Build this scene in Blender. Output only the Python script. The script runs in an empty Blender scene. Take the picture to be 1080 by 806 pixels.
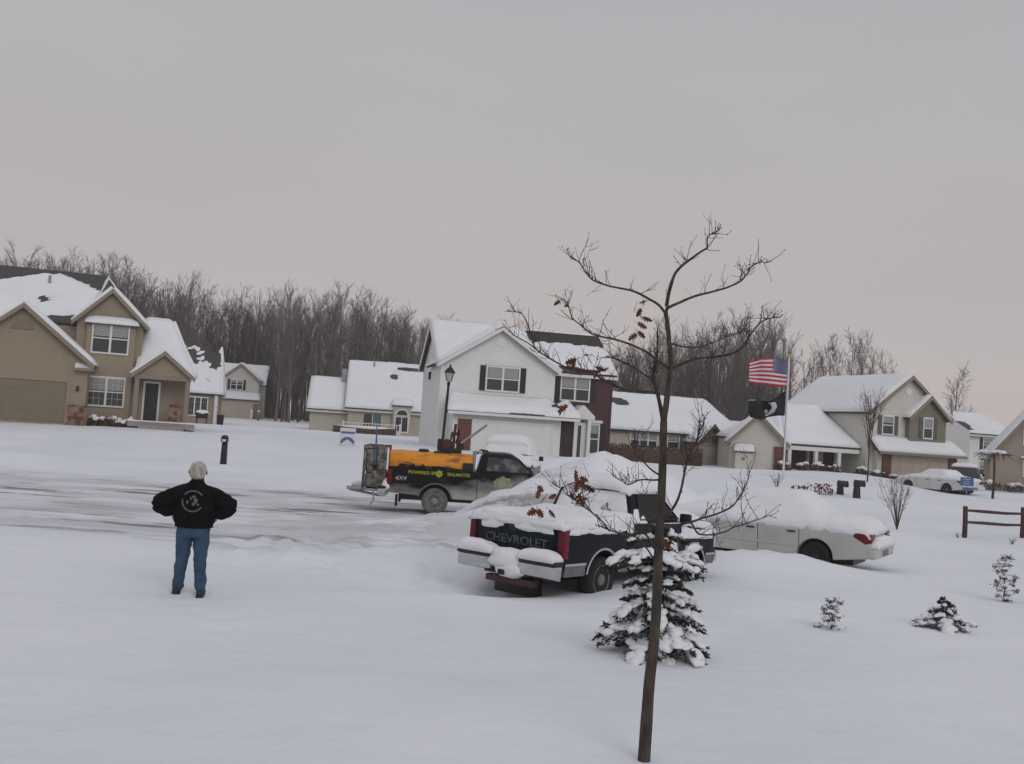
import bpy, bmesh, math, random
from mathutils import Vector, Matrix, noise
from math import sin, cos, pi, radians, sqrt, atan2, exp

sc = bpy.context.scene
COL = sc.collection
# ------------------------------------------------------------------ camera
cam = bpy.data.cameras.new('camera')
cam.sensor_width = 36.0
cam.lens = 35.0
cam.clip_start = 0.1
cam.clip_end = 5000
camo = bpy.data.objects.new('camera', cam)
COL.objects.link(camo)
camo.matrix_world = Matrix.Translation((0, 0, 2.55)) @ Matrix.Rotation(radians(90 + 2.666), 4, 'X') @ Matrix.Rotation(radians(3.8), 4, 'Z')
sc.camera = camo
# ------------------------------------------------------------------ sky and light
SUN_EL, SUN_AZ = radians(32), radians(150)
W = bpy.data.worlds.new('World')
sc.world = W
W.use_nodes = True
nt = W.node_tree
nt.nodes.clear()
out = nt.nodes.new('ShaderNodeOutputWorld')
sky = nt.nodes.new('ShaderNodeTexSky')
sky.sky_type = 'NISHITA'
sky.sun_disc = False
sky.sun_elevation = SUN_EL
sky.sun_rotation = SUN_AZ
bg1 = nt.nodes.new('ShaderNodeBackground')
bg1.inputs['Strength'].default_value = 0.05
nt.links.new(sky.outputs[0], bg1.inputs['Color'])
# the cloud deck: an even grey overcast, warmer and lighter low down
tc = nt.nodes.new('ShaderNodeTexCoord')
sep = nt.nodes.new('ShaderNodeSeparateXYZ')
nt.links.new(tc.outputs['Generated'], sep.inputs[0])
ramp = nt.nodes.new('ShaderNodeValToRGB')
nt.links.new(sep.outputs['Z'], ramp.inputs[0])
e = ramp.color_ramp.elements
e[0].position = 0.0; e[0].color = (0.45, 0.395, 0.388, 1)
e[1].position = 1.0; e[1].color = (0.42, 0.42, 0.445, 1)
for p, c in ((0.10, (0.428, 0.389, 0.386, 1)), (0.24, (0.385, 0.366, 0.366, 1)), (0.42, (0.350, 0.348, 0.364, 1))):
    q = ramp.color_ramp.elements.new(p); q.color = c
nz = nt.nodes.new('ShaderNodeTexNoise')
nz.inputs['Scale'].default_value = 2.2
nz.inputs['Detail'].default_value = 3
mapn = nt.nodes.new('ShaderNodeMapping')
mapn.inputs['Scale'].default_value = (1, 1, 3.5)
nt.links.new(tc.outputs['Generated'], mapn.inputs[0])
nt.links.new(mapn.outputs[0], nz.inputs['Vector'])
mr = nt.nodes.new('ShaderNodeMapRange')
mr.inputs['To Min'].default_value = 0.91; mr.inputs['To Max'].default_value = 1.09
nt.links.new(nz.outputs[0], mr.inputs[0])
mul = nt.nodes.new('ShaderNodeVectorMath'); mul.operation = 'SCALE'
nt.links.new(ramp.outputs[0], mul.inputs[0]); nt.links.new(mr.outputs[0], mul.inputs['Scale'])
bg2 = nt.nodes.new('ShaderNodeBackground')
bg2.inputs['Strength'].default_value = 1.0
nt.links.new(mul.outputs[0], bg2.inputs['Color'])
mix = nt.nodes.new('ShaderNodeMixShader')
mix.inputs[0].default_value = 0.97
nt.links.new(bg1.outputs[0], mix.inputs[1]); nt.links.new(bg2.outputs[0], mix.inputs[2])
nt.links.new(mix.outputs[0], out.inputs[0])
sl = bpy.data.lights.new('sun', 'SUN')
sl.energy = 0.5
sl.angle = radians(35)
sl.color = (1.0, 0.97, 0.95)
so = bpy.data.objects.new('sun', sl)
COL.objects.link(so)
so.rotation_euler = (radians(90) - SUN_EL, 0, -SUN_AZ + pi)
so.location = (0, 0, 60)
sc.view_settings.view_transform = 'Standard'
sc.view_settings.look = 'None'
sc.view_settings.exposure = 0.40
sc.view_settings.gamma = 1.0
sc.cycles.use_denoising = True
sc.cycles.max_bounces = 5
sc.cycles.diffuse_bounces = 3
sc.cycles.transparent_max_bounces = 6

# ------------------------------------------------------------------ materials
MATS = {}
def mat(name, col, rough=0.8, var=0.0, vscale=4.0, bump=0.0, bscale=20.0, metal=0.0, spec=0.4, col2=None, lo=0.4, hi=0.6, stretch=None):
    m = bpy.data.materials.new(name); m.use_nodes = True
    t = m.node_tree; b = t.nodes['Principled BSDF']
    b.inputs['Roughness'].default_value = rough
    b.inputs['Metallic'].default_value = metal
    b.inputs['Specular IOR Level'].default_value = spec
    b.inputs['Base Color'].default_value = (*col, 1)
    c = t.nodes.new('ShaderNodeTexCoord')
    vec = c.outputs['Object']
    if stretch:
        mp = t.nodes.new('ShaderNodeMapping'); mp.inputs['Scale'].default_value = stretch
        t.links.new(vec, mp.inputs[0]); vec = mp.outputs[0]
    if var or col2:
        n = t.nodes.new('ShaderNodeTexNoise'); n.inputs['Scale'].default_value = vscale; n.inputs['Detail'].default_value = 6
        t.links.new(vec, n.inputs['Vector'])
        r = t.nodes.new('ShaderNodeValToRGB')
        a, z = r.color_ramp.elements
        a.position, z.position = lo - (0.15 if not col2 else 0), hi + (0.15 if not col2 else 0)
        if col2: a.color, z.color = (*col, 1), (*col2, 1)
        else:
            a.color = (*[max(0, k * (1 - var)) for k in col], 1); z.color = (*[k * (1 + var) for k in col], 1)
        t.links.new(n.outputs[0], r.inputs[0]); t.links.new(r.outputs[0], b.inputs['Base Color'])
    if bump:
        n = t.nodes.new('ShaderNodeTexNoise'); n.inputs['Scale'].default_value = bscale; n.inputs['Detail'].default_value = 5
        t.links.new(vec, n.inputs['Vector'])
        bp = t.nodes.new('ShaderNodeBump'); bp.inputs['Strength'].default_value = 1; bp.inputs['Distance'].default_value = bump
        t.links.new(n.outputs[0], bp.inputs['Height']); t.links.new(bp.outputs[0], b.inputs['Normal'])
    MATS[name] = m
    return m

def siding(name, col, pitch=0.115, vert=False):
    m = mat(name, col, 0.7, 0.05, 1.5)
    t = m.node_tree; b = t.nodes['Principled BSDF']
    c = t.nodes.new('ShaderNodeTexCoord'); s = t.nodes.new('ShaderNodeSeparateXYZ')
    t.links.new(c.outputs['Object'], s.inputs[0])
    d = t.nodes.new('ShaderNodeMath'); d.operation = 'DIVIDE'; d.inputs[1].default_value = pitch
    t.links.new(s.outputs['Z'], d.inputs[0])
    f = t.nodes.new('ShaderNodeMath'); f.operation = 'FRACT'; t.links.new(d.outputs[0], f.inputs[0])
    iv = t.nodes.new('ShaderNodeMath'); iv.operation = 'SUBTRACT'; iv.inputs[0].default_value = 1; t.links.new(f.outputs[0], iv.inputs[1])
    bp = t.nodes.new('ShaderNodeBump'); bp.inputs['Distance'].default_value = 0.04; bp.inputs['Strength'].default_value = 1
    t.links.new(iv.outputs[0], bp.inputs['Height']); t.links.new(bp.outputs[0], b.inputs['Normal'])
    return m

def brick(name, c1, c2, mortar):
    m = mat(name, c1, 0.85)
    t = m.node_tree; b = t.nodes['Principled BSDF']
    c = t.nodes.new('ShaderNodeTexCoord'); s = t.nodes.new('ShaderNodeSeparateXYZ'); k = t.nodes.new('ShaderNodeCombineXYZ')
    t.links.new(c.outputs['Object'], s.inputs[0])
    ad = t.nodes.new('ShaderNodeMath'); t.links.new(s.outputs['X'], ad.inputs[0]); t.links.new(s.outputs['Y'], ad.inputs[1])
    t.links.new(ad.outputs[0], k.inputs['X']); t.links.new(s.outputs['Z'], k.inputs['Y'])
    x = t.nodes.new('ShaderNodeTexBrick')
    x.inputs['Color1'].default_value = (*c1, 1); x.inputs['Color2'].default_value = (*c2, 1); x.inputs['Mortar'].default_value = (*mortar, 1)
    x.inputs['Scale'].default_value = 1.0; x.inputs['Brick Width'].default_value = 0.22; x.inputs['Row Height'].default_value = 0.075
    x.inputs['Mortar Size'].default_value = 0.009
    t.links.new(k.outputs[0], x.inputs['Vector']); t.links.new(x.outputs['Color'], b.inputs['Base Color'])
    return m

SNOW = mat('snow', (0.80, 0.82, 0.84), 0.85, 0.03, 0.8, 0.012, 9.0, spec=0.2)
ROOFSNOW = mat('roof_snow', (0.80, 0.82, 0.85), 0.85, 0.03, 0.6, 0.03, 1.6, spec=0.2)
CARSNOW = mat('clinging_snow', (0.79, 0.80, 0.83), 0.9, 0.04, 3, 0.016, 16, spec=0.15)
SHINGLE = mat('shingle', (0.065, 0.062, 0.060), 0.9, 0.35, 5, 0.01, 14, stretch=(1, 1, 5))
SHINGLE_B = mat('brown_shingle', (0.048, 0.040, 0.038), 0.9, 0.35, 5, 0.01, 14, stretch=(1, 1, 5))
TAN = siding('tan_siding', (0.30, 0.245, 0.175))
TANTRIM = mat('tan_trim', (0.25, 0.20, 0.15), 0.6, 0.06, 3)
TANDOOR = mat('tan_garage_door', (0.20, 0.165, 0.115), 0.6, 0.05, 2)
WHITES = siding('white_siding', (0.74, 0.74, 0.725))
CREAMS = siding('cream_siding', (0.60, 0.585, 0.52))
PALES = siding('pale_siding', (0.47, 0.435, 0.34))
SAGE = siding('sage_siding', (0.205, 0.188, 0.142))
BEIGE = siding('beige_siding', (0.37, 0.30, 0.255))
GREYS = siding('grey_white_siding', (0.55, 0.55, 0.54))
WTRIM = mat('white_trim', (0.68, 0.68, 0.67), 0.5, 0.04, 2)
GDOORW = mat('white_garage_door', (0.70, 0.70, 0.67), 0.5, 0.04, 2)
GDOORB = mat('beige_garage_door', (0.42, 0.355, 0.30), 0.55, 0.05, 2)
GLASS = mat('window_glass', (0.035, 0.04, 0.042), 0.08, spec=0.6)
BLIND = mat('window_blind', (0.34, 0.34, 0.33), 0.7, 0.05, 8)
SHUT = mat('black_shutter', (0.018, 0.018, 0.02), 0.6, 0.2, 6)
SHUTG = mat('green_shutter', (0.10, 0.115, 0.095), 0.6, 0.1, 6)
BRICK = brick('red_brick', (0.085, 0.028, 0.030), (0.055, 0.020, 0.024), (0.10, 0.075, 0.075))
BRICKR = brick('orange_red_brick', (0.17, 0.045, 0.032), (0.11, 0.030, 0.026), (0.16, 0.12, 0.10))
STONE = mat('red_stone', (0.10, 0.05, 0.035), 0.9, col2=(0.26, 0.17, 0.12), vscale=3.5, bump=0.03, bscale=5)
REDDOOR = mat('dark_red_door', (0.075, 0.015, 0.016), 0.5, 0.1, 3)
DARKDOOR = mat('dark_door', (0.022, 0.020, 0.020), 0.4, 0.1, 3)
GREEND = mat('green_grey_door', (0.10, 0.14, 0.135), 0.3, 0.1, 3)
CONC = mat('concrete', (0.30, 0.28, 0.26), 0.9, 0.1, 3)
BRUSHM = mat('dry_brush', (0.10, 0.065, 0.042), 0.9, 0.35, 8)
BLACKM = mat('black_metal', (0.012, 0.012, 0.013), 0.45, 0.2, 5)
STEEL = mat('steel', (0.33, 0.33, 0.34), 0.4, 0.15, 5, metal=0.7)
CHROME = mat('chrome', (0.50, 0.51, 0.52), 0.25, 0.1, 5, metal=0.85)
RUBBER = mat('rubber', (0.016, 0.016, 0.016), 0.85, 0.2, 10)
PLASTIC = mat('black_plastic', (0.014, 0.014, 0.015), 0.5, 0.2, 10)
REDLENS = mat('red_lens', (0.125, 0.004, 0.010), 0.35, 0.4, 9, spec=0.3)
CLEARLENS = mat('clear_lens', (0.40, 0.40, 0.40), 0.15, 0.1, 8, spec=0.6)
NAVY = mat('navy_paint', (0.008, 0.010, 0.018), 0.42, 0.25, 3, spec=0.16)
GREYLOW = mat('dirty_grey_paint', (0.15, 0.145, 0.14), 0.6, 0.3, 4)
SILVER = mat('silver_paint', (0.46, 0.46, 0.44), 0.4, 0.10, 2, metal=0.15)
CARWHITE = mat('white_paint', (0.60, 0.60, 0.58), 0.35, 0.05, 2)
SUVGREY = mat('dark_grey_paint', (0.05, 0.05, 0.052), 0.35, 0.1, 2)
CARGLASS = mat('car_glass', (0.008, 0.009, 0.010), 0.12, spec=0.22)
FROSTGLASS = mat('frosted_car_glass', (0.10, 0.105, 0.11), 0.5, col2=(0.62, 0.63, 0.66), vscale=7, lo=0.38, hi=0.55)
SIDEGLASS = mat('smeared_car_glass', (0.03, 0.035, 0.035), 0.15, col2=(0.14, 0.155, 0.155), vscale=3.5, lo=0.42, hi=0.62)
ORANGE = mat('orange_tank', (0.74, 0.28, 0.015), 0.5, col2=(0.22, 0.07, 0.014), vscale=3.2, lo=0.52, hi=0.74, bump=0.004, bscale=6, stretch=(0.7, 1, 2.5))
RUST = mat('rusty_engine', (0.10, 0.025, 0.018), 0.7, col2=(0.05, 0.03, 0.03), vscale=9, lo=0.4, hi=0.6)
WORNWOOD = mat('worn_rack_wood', (0.065, 0.055, 0.044), 0.9, col2=(0.22, 0.205, 0.18), vscale=5, lo=0.42, hi=0.6)
YELLOW = mat('yellow_green_lettering', (0.40, 0.42, 0.035), 0.5, 0.25, 20)
YELLOWFADE = mat('salted_yellow_decal', (0.25, 0.255, 0.085), 0.8, col2=(0.33, 0.33, 0.28), vscale=5, lo=0.40, hi=0.58)
SALTRUBBER = mat('salted_rubber', (0.12, 0.118, 0.112), 0.95, 0.4, 6)
SALTRIM = mat('salted_rim', (0.24, 0.235, 0.22), 0.9, 0.3, 8)
LETTER = mat('grey_lettering', (0.085, 0.11, 0.12), 0.6, col2=(0.03, 0.04, 0.045), vscale=9, lo=0.42, hi=0.62)
DECALW = mat('white_decal', (0.42, 0.42, 0.42), 0.5, 0.1, 12)
BARK = mat('oak_bark', (0.060, 0.048, 0.041), 0.95, 0.6, 16, 0.016, 34, stretch=(1, 1, 0.35))
WOODBARK = mat('wood_bark', (0.098, 0.076, 0.068), 0.95, 0.35, 0.4)
PALEBARK = mat('pale_wood_bark', (0.15, 0.135, 0.125), 0.95, 0.25, 0.6)
DEADLEAF = mat('dead_oak_leaf', (0.115, 0.036, 0.016), 0.85, 0.5, 14)
NEEDLE = mat('spruce_needles', (0.075, 0.082, 0.072), 0.9, 0.45, 6, spec=0.1)
SHRUBLEAF = mat('snowy_shrub_leaf', (0.05, 0.05, 0.045), 0.85, 0.4, 12)
FENCEW = mat('brown_rail_wood', (0.075, 0.032, 0.030), 0.8, 0.3, 5, 0.004, 25, stretch=(0.3, 1, 1))
FLAGR = mat('flag_red', (0.42, 0.02, 0.05), 0.75, 0.08, 3)
FLAGW = mat('flag_white', (0.62, 0.58, 0.60), 0.75, 0.05, 3)
FLAGB = mat('flag_blue', (0.022, 0.035, 0.14), 0.75, 0.08, 3)
FLAGK = mat('flag_black', (0.010, 0.010, 0.012), 0.75, 0.2, 3)
SIGNB = mat('sign_blue', (0.07, 0.13, 0.28), 0.5, 0.1, 4)
SIGNW = mat('sign_white', (0.62, 0.63, 0.65), 0.5, 0.05, 4)
LAMPGL = mat('lamp_glass', (0.42, 0.43, 0.42), 0.3, 0.1, 4)
SKIN = mat('skin', (0.36, 0.17, 0.13), 0.6, 0.1, 20)
HAIR = mat('grey_hair', (0.46, 0.435, 0.37), 0.9, col2=(0.24, 0.22, 0.18), vscale=22, lo=0.42, hi=0.75, bump=0.006, bscale=60, stretch=(1, 1, 0.3))
JACKET = mat('black_jacket', (0.007, 0.007, 0.008), 0.9, 0.4, 8, 0.012, 9, spec=0.1)
JEANS = mat('blue_jeans', (0.034, 0.070, 0.125), 0.9, 0.35, 4, 0.02, 9)
SHOEM = mat('dark_shoe', (0.03, 0.03, 0.034), 0.7, 0.3, 10)
PATCH = mat('grey_patch_print', (0.10, 0.105, 0.10), 0.9, 0.3, 30)
FLOWERP = mat('pink_dried_flower', (0.26, 0.06, 0.09), 0.8, 0.4, 14)
STEM = mat('dry_stem', (0.09, 0.065, 0.055), 0.9, 0.3, 10)

# black truck: gloss black over a band of dried road salt low down
def salted(name, base, salt, z0, z1):
    m = mat(name, base, 0.35, spec=0.2)
    t = m.node_tree; b = t.nodes['Principled BSDF']
    c = t.nodes.new('ShaderNodeTexCoord'); s = t.nodes.new('ShaderNodeSeparateXYZ'); t.links.new(c.outputs['Object'], s.inputs[0])
    n = t.nodes.new('ShaderNodeTexNoise'); n.inputs['Scale'].default_value = 2.2; n.inputs['Detail'].default_value = 7
    mp = t.nodes.new('ShaderNodeMapping'); mp.inputs['Scale'].default_value = (0.5, 1, 1.6); t.links.new(c.outputs['Object'], mp.inputs[0]); t.links.new(mp.outputs[0], n.inputs['Vector'])
    k = t.nodes.new('ShaderNodeMath'); k.operation = 'MULTIPLY_ADD'; k.inputs[1].default_value = 0.75; t.links.new(n.outputs[0], k.inputs[0])
    sx = t.nodes.new('ShaderNodeMapRange'); sx.inputs['From Min'].default_value = 1.0; sx.inputs['From Max'].default_value = 4.0; sx.inputs['To Min'].default_value = -0.50; sx.inputs['To Max'].default_value = -1.0
    t.links.new(s.outputs['X'], sx.inputs[0]); t.links.new(sx.outputs[0], k.inputs[2])
    ad = t.nodes.new('ShaderNodeMath'); t.links.new(s.outputs['Z'], ad.inputs[0]); t.links.new(k.outputs[0], ad.inputs[1])
    r = t.nodes.new('ShaderNodeMapRange'); r.inputs['From Min'].default_value = z0; r.inputs['From Max'].default_value = z1; r.inputs['To Min'].default_value = 0.85; r.inputs['To Max'].default_value = 0.0
    t.links.new(ad.outputs[0], r.inputs[0])
    mx = t.nodes.new('ShaderNodeMix'); mx.data_type = 'RGBA'
    t.links.new(r.outputs[0], mx.inputs[0]); mx.inputs[6].default_value = (*base, 1); mx.inputs[7].default_value = (*salt, 1)
    t.links.new(mx.outputs[2], b.inputs['Base Color'])
    rr = t.nodes.new('ShaderNodeMapRange'); rr.inputs['To Min'].default_value = 0.3; rr.inputs['To Max'].default_value = 0.9
    t.links.new(r.outputs[0], rr.inputs[0]); t.links.new(rr.outputs[0], b.inputs['Roughness'])
    return m
BLACKSALT = salted('salted_black_paint', (0.006, 0.006, 0.007), (0.47, 0.465, 0.44), 0.20, 0.70)

# ------------------------------------------------------------------ mesh helpers
def tagp(o, label=None, cat=None, group=None, kind=None):
    if label: o['label'] = label
    if cat: o['category'] = cat
    if group: o['group'] = group
    if kind: o['kind'] = kind
    return o

def thing(name, label, cat, loc=(0, 0, 0), rz=0.0, group=None, rot=None):
    o = bpy.data.objects.new(name, None); COL.objects.link(o)
    o.location = loc; o.rotation_euler = rot if rot else (0, 0, rz)
    o.empty_display_size = 0.2
    return tagp(o, label, cat, group)

def copy_tree(o, parent=None):
    c = o.copy(); COL.objects.link(c)
    if parent: c.parent = parent
    for ch in list(o.children): copy_tree(ch, c)
    return c

class MB:
    def __init__(s): s.v = []; s.f = []; s.mi = []; s.m = 0
    def add(s, vs, fs):
        n = len(s.v); s.v += [tuple(v) for v in vs]
        s.f += [tuple(i + n for i in f) for f in fs]; s.mi += [s.m] * len(fs); return s
    def box(s, x0, x1, y0, y1, z0, z1):
        return s.add([(x0, y0, z0), (x1, y0, z0), (x1, y1, z0), (x0, y1, z0), (x0, y0, z1), (x1, y0, z1), (x1, y1, z1), (x0, y1, z1)],
                     [(3, 2, 1, 0), (4, 5, 6, 7), (0, 1, 5, 4), (1, 2, 6, 5), (2, 3, 7, 6), (3, 0, 4, 7)])
    def prism(s, pts, y0, y1):           # polygon in x,z pushed along y
        n = len(pts)
        return s.add([(x, y0, z) for x, z in pts] + [(x, y1, z) for x, z in pts],
                     [tuple(range(n)), tuple(range(2 * n - 1, n - 1, -1))] + [(j, i, i + n, j + n) for i, j in ((k, (k + 1) % n) for k in range(n))])
    def prismx(s, pts, x0, x1):          # polygon in y,z pushed along x
        n = len(pts)
        return s.add([(x0, y, z) for y, z in pts] + [(x1, y, z) for y, z in pts],
                     [tuple(range(n - 1, -1, -1)), tuple(range(n, 2 * n))] + [(i, j, j + n, i + n) for i, j in ((k, (k + 1) % n) for k in range(n))])
    def slab(s, q, t):                   # a quad (or triangle) of points thickened downwards along its normal
        a = [Vector(p) for p in q]; n = (a[1] - a[0]).cross(a[2] - a[0]).normalized()
        k = len(a)
        return s.add(a + [p - n * t for p in a], [tuple(range(k)), tuple(range(2 * k - 1, k - 1, -1))] + [(j, i, i + k, j + k) for i, j in ((m, (m + 1) % k) for m in range(k))])
    def loft(s, rings, cap=True):
        n = len(rings[0]); vs = [p for r in rings for p in r]; fs = []
        for a in range(len(rings) - 1):
            for i in range(n):
                j = (i + 1) % n; fs.append((a * n + i, a * n + j, (a + 1) * n + j, (a + 1) * n + i))
        if cap: fs += [tuple(range(n - 1, -1, -1)), tuple(range((len(rings) - 1) * n, len(rings) * n))]
        return s.add(vs, fs)
    def tube(s, pts, rad, n=6, cap=True):
        P = [Vector(p) for p in pts]
        if not hasattr(rad, '__len__'): rad = [rad] * len(P)
        rings = []; up = Vector((0.13, 0.31, 0.94)); prev = None
        for i, p in enumerate(P):
            d = (P[min(i + 1, len(P) - 1)] - P[max(i - 1, 0)])
            if d.length < 1e-9: d = Vector((0, 0, 1))
            d.normalize()
            if prev is None:
                x = d.cross(up)
                if x.length < 0.1: x = d.cross(Vector((1, 0, 0)))
            else: x = prev - d * prev.dot(d)
            x.normalize(); prev = x; y = d.cross(x)
            rings.append([p + (x * cos(2 * pi * k / n) + y * sin(2 * pi * k / n)) * rad[i] for k in range(n)])
        return s.loft(rings, cap)
    def disc(s, c, r0, r1, y0, y1, n=20, axis='y'):   # ring or disc about the y axis
        cx, cy, cz = c; rings = []
        for r, y in ((r0, y0), (r1, y0), (r1, y1), (r0, y1)):
            rings.append([(cx + r * cos(2 * pi * k / n), cy + y, cz + r * sin(2 * pi * k / n)) for k in range(n)])
        rings.append(rings[0])
        return s.loft(rings, False)
    def lathe(s, prof, c=(0, 0, 0), n=16):            # profile (r, z)
        rings = [[(c[0] + r * cos(2 * pi * k / n), c[1] + r * sin(2 * pi * k / n), c[2] + z) for k in range(n)] for r, z in prof]
        return s.loft(rings, True)
    def blob(s, c, r, amp=0.2, sub=2, seed=0.0, freq=1.6, flat=None):
        bm = bmesh.new(); bmesh.ops.create_icosphere(bm, subdivisions=sub, radius=1)
        vs = []
        for v in bm.verts:
            k = 1 + amp * noise.noise(v.co * freq + Vector((seed, seed * 1.7, -seed)))
            p = Vector((v.co.x * r[0] * k, v.co.y * r[1] * k, v.co.z * r[2] * k))
            if flat is not None and p.z < flat: p.z = flat
            vs.append(p + Vector(c))
        s.add(vs, [tuple(v.index for v in f.verts) for f in bm.faces]); bm.free(); return s
    def build(s, name, m, parent=None, bevel=0.0, smooth=False, seg=2, angle=30):
        me = bpy.data.meshes.new(name); me.from_pydata(s.v, [], s.f)
        for k in (m if isinstance(m, (list, tuple)) else [m]): me.materials.append(k)
        if any(s.mi): me.polygons.foreach_set('material_index', s.mi)
        bm = bmesh.new(); bm.from_mesh(me)
        if bevel or smooth: bmesh.ops.remove_doubles(bm, verts=bm.verts, dist=1e-5)
        bmesh.ops.recalc_face_normals(bm, faces=bm.faces)
        if bevel:
            ed = [x for x in bm.edges if len(x.link_faces) == 2 and x.calc_face_angle(0) > radians(angle)]
            bmesh.ops.bevel(bm, geom=ed, offset=bevel, segments=seg, profile=0.6, affect='EDGES', clamp_overlap=True)
        bm.to_mesh(me); bm.free()
        if smooth or bevel:
            me.polygons.foreach_set('use_smooth', [True] * len(me.polygons))
            if not smooth:
                try: me.set_sharp_from_angle(angle=radians(40))
                except Exception: pass
        o = bpy.data.objects.new(name, me); COL.objects.link(o)
        if parent: o.parent = parent
        return o

def text_part(name, body, size, m, parent, loc, rot, depth=0.004, squeeze=1.0, shear=0.0):
    cu = bpy.data.curves.new('t', 'FONT'); cu.body = body; cu.size = size; cu.extrude = depth
    cu.align_x = 'CENTER'; cu.align_y = 'CENTER'; cu.shear = shear; cu.offset = size * 0.012
    o = bpy.data.objects.new('t', cu); COL.objects.link(o)
    dg = bpy.context.evaluated_depsgraph_get()
    me = bpy.data.meshes.new_from_object(o.evaluated_get(dg))
    bpy.data.objects.remove(o); bpy.data.curves.remove(cu)
    me.materials.clear(); me.materials.append(m); me.name = name
    r = bpy.data.objects.new(name, me); COL.objects.link(r); r.parent = parent
    r.location = loc; r.rotation_euler = rot; r.scale = (squeeze, 1, 1)
    return r

def sstep(a, b, x):
    t = min(1, max(0, (x - a) / (b - a))); return t * t * (3 - 2 * t)

# ------------------------------------------------------------------ the ground
OAKDIP = -0.075
BANKS = [  # x, y, rx, ry, height: snow the plough and the wind heaped up
    (1.9, 25.9, 1.7, 1.5, 1.25), (3.9, 26.2, 2.2, 1.6, 1.15), (0.1, 25.2, 1.9, 1.3, 0.62), (-1.9, 23.6, 2.2, 1.3, 0.25), (6.4, 27.5, 2.6, 1.9, 0.75),
    (9.6, 29.0, 3.0, 2.0, 0.40), (5.4, 21.3, 1.6, 1.2, 0.22),
    (2.6, 46.5, 2.4, 2.6, 0.75), (5.2, 49.0, 3.0, 2.5, 0.55), (9.0, 47.0, 4.0, 3.0, 0.30),
    (15.2, 43.3, 5.0, 1.6, 0.22), (-20, 40.5, 14, 2.2, 0.22), (-6, 41.5, 6, 2.0, 0.2),
    (6.0, 20.4, 2.0, 0.8, 0.13), (4.0, 16.2, 1.0, 1.0, 0.10),
    (-0.9, 14.35, 1.6, 0.45, 0.13), (1.0, 13.75, 1.3, 0.5, 0.12), (-0.3, 16.3, 1.1, 0.75, -0.26),
    (-4.45, 13.75, .14, .16, -.06), (-4.12, 13.8, .14, .16, -.06), (-4.0, 13.2, .12, .17, -.06), (-3.75, 12.7, .12, .17, -.05), (-3.8, 13.9, .13, .17, -.05), (-4.75, 14.3, .13, .17, -.05), (-3.35, 12.3, .12, .17, -.05), (-3.2, 11.7, .12, .17, -.05), (1.85, 11.6, 1.3, 0.9, 0.10), (-0.8, 19.5, 1.3, 1.0, 0.15),
    (12.0, 72.0, 8.0, 10.0, -0.45), (25.5, 56.0, 4.5, 5.0, -0.55), (30.0, 66.0, 5.0, 9.0, -0.35), (36.0, 68.0, 7.0, 12.0, -0.65),
    (3.2, 19.2, 1.4, 1.5, -0.12), (7.2, 22.3, 1.3, .9, -0.10),
    (0.4, 8.4, 2.5, 1.2, 0.05), (-5.5, 9.5, 4.0, 2.2, 0.06), (5.5, 11.5, 3.0, 1.6, 0.07), (1.24, 7.9, 1.2, 0.9, OAKDIP),
]
def street_mask(x, y):
    yc = 27.6 + 0.012 * x + 0.9 * sin(x * 0.06)
    m = sstep(9.5, 6.0, abs(y - yc)) if x < 2 else 0.0
    return m * sstep(3.5, -0.5, x)
def gz(x, y):
    z = 1.12 * sstep(38, 60, y + 2.0 * sin(x * 0.05)) + 0.5 * sstep(90, 160, y)
    for bx, by, rx, ry, h in BANKS:
        dx, dy = (x - bx) / rx, (y - by) / ry
        d = dx * dx + dy * dy
        if d < 9: z += h * exp(-d)
    bk = sum(h * exp(-(((x - bx) / rx) ** 2 + ((y - by) / ry) ** 2)) for bx, by, rx, ry, h in BANKS[:11]) if 18 < y < 34 and -7 < x < 15 else 0
    if bk > .02: z += min(bk, .5) * (.40 * noise.noise(Vector((x * .9, y * .9, 4))) + .26 * noise.noise(Vector((x * 2.3, y * 2.3, 8))) + .12 * noise.noise(Vector((x * 5, y * 5, 3))))
    v = Vector((x * 0.16, y * 0.16, 0.3))
    st = street_mask(x, y)
    z += (0.10 * noise.noise(v) + 0.035 * noise.noise(v * 4.2)) * (1 - 0.7 * st) * (0.55 if y < 15 else 1)
    # a few half-drifted tyre and foot tracks in the drive
    tr = sstep(15.0, 17.5, y) * sstep(25, 20, y) * sstep(-6.5, -4.5, x) * sstep(1.5, -0.5, x)
    if tr: z += tr * (0.12 * noise.noise(Vector((x * 1.5, y * 0.9, 2.0))) + 0.09 * noise.noise(Vector((x * 3.6, y * 2.6, 7.0))))
    if st: z += st * (-0.05 + 0.02 * noise.noise(Vector((x * 0.5, y * 3.2, 1.0))))
    if y < 22: z += 0.012 * noise.noise(Vector((x * 1.3, y * 1.6, 5)))
    return z

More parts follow.
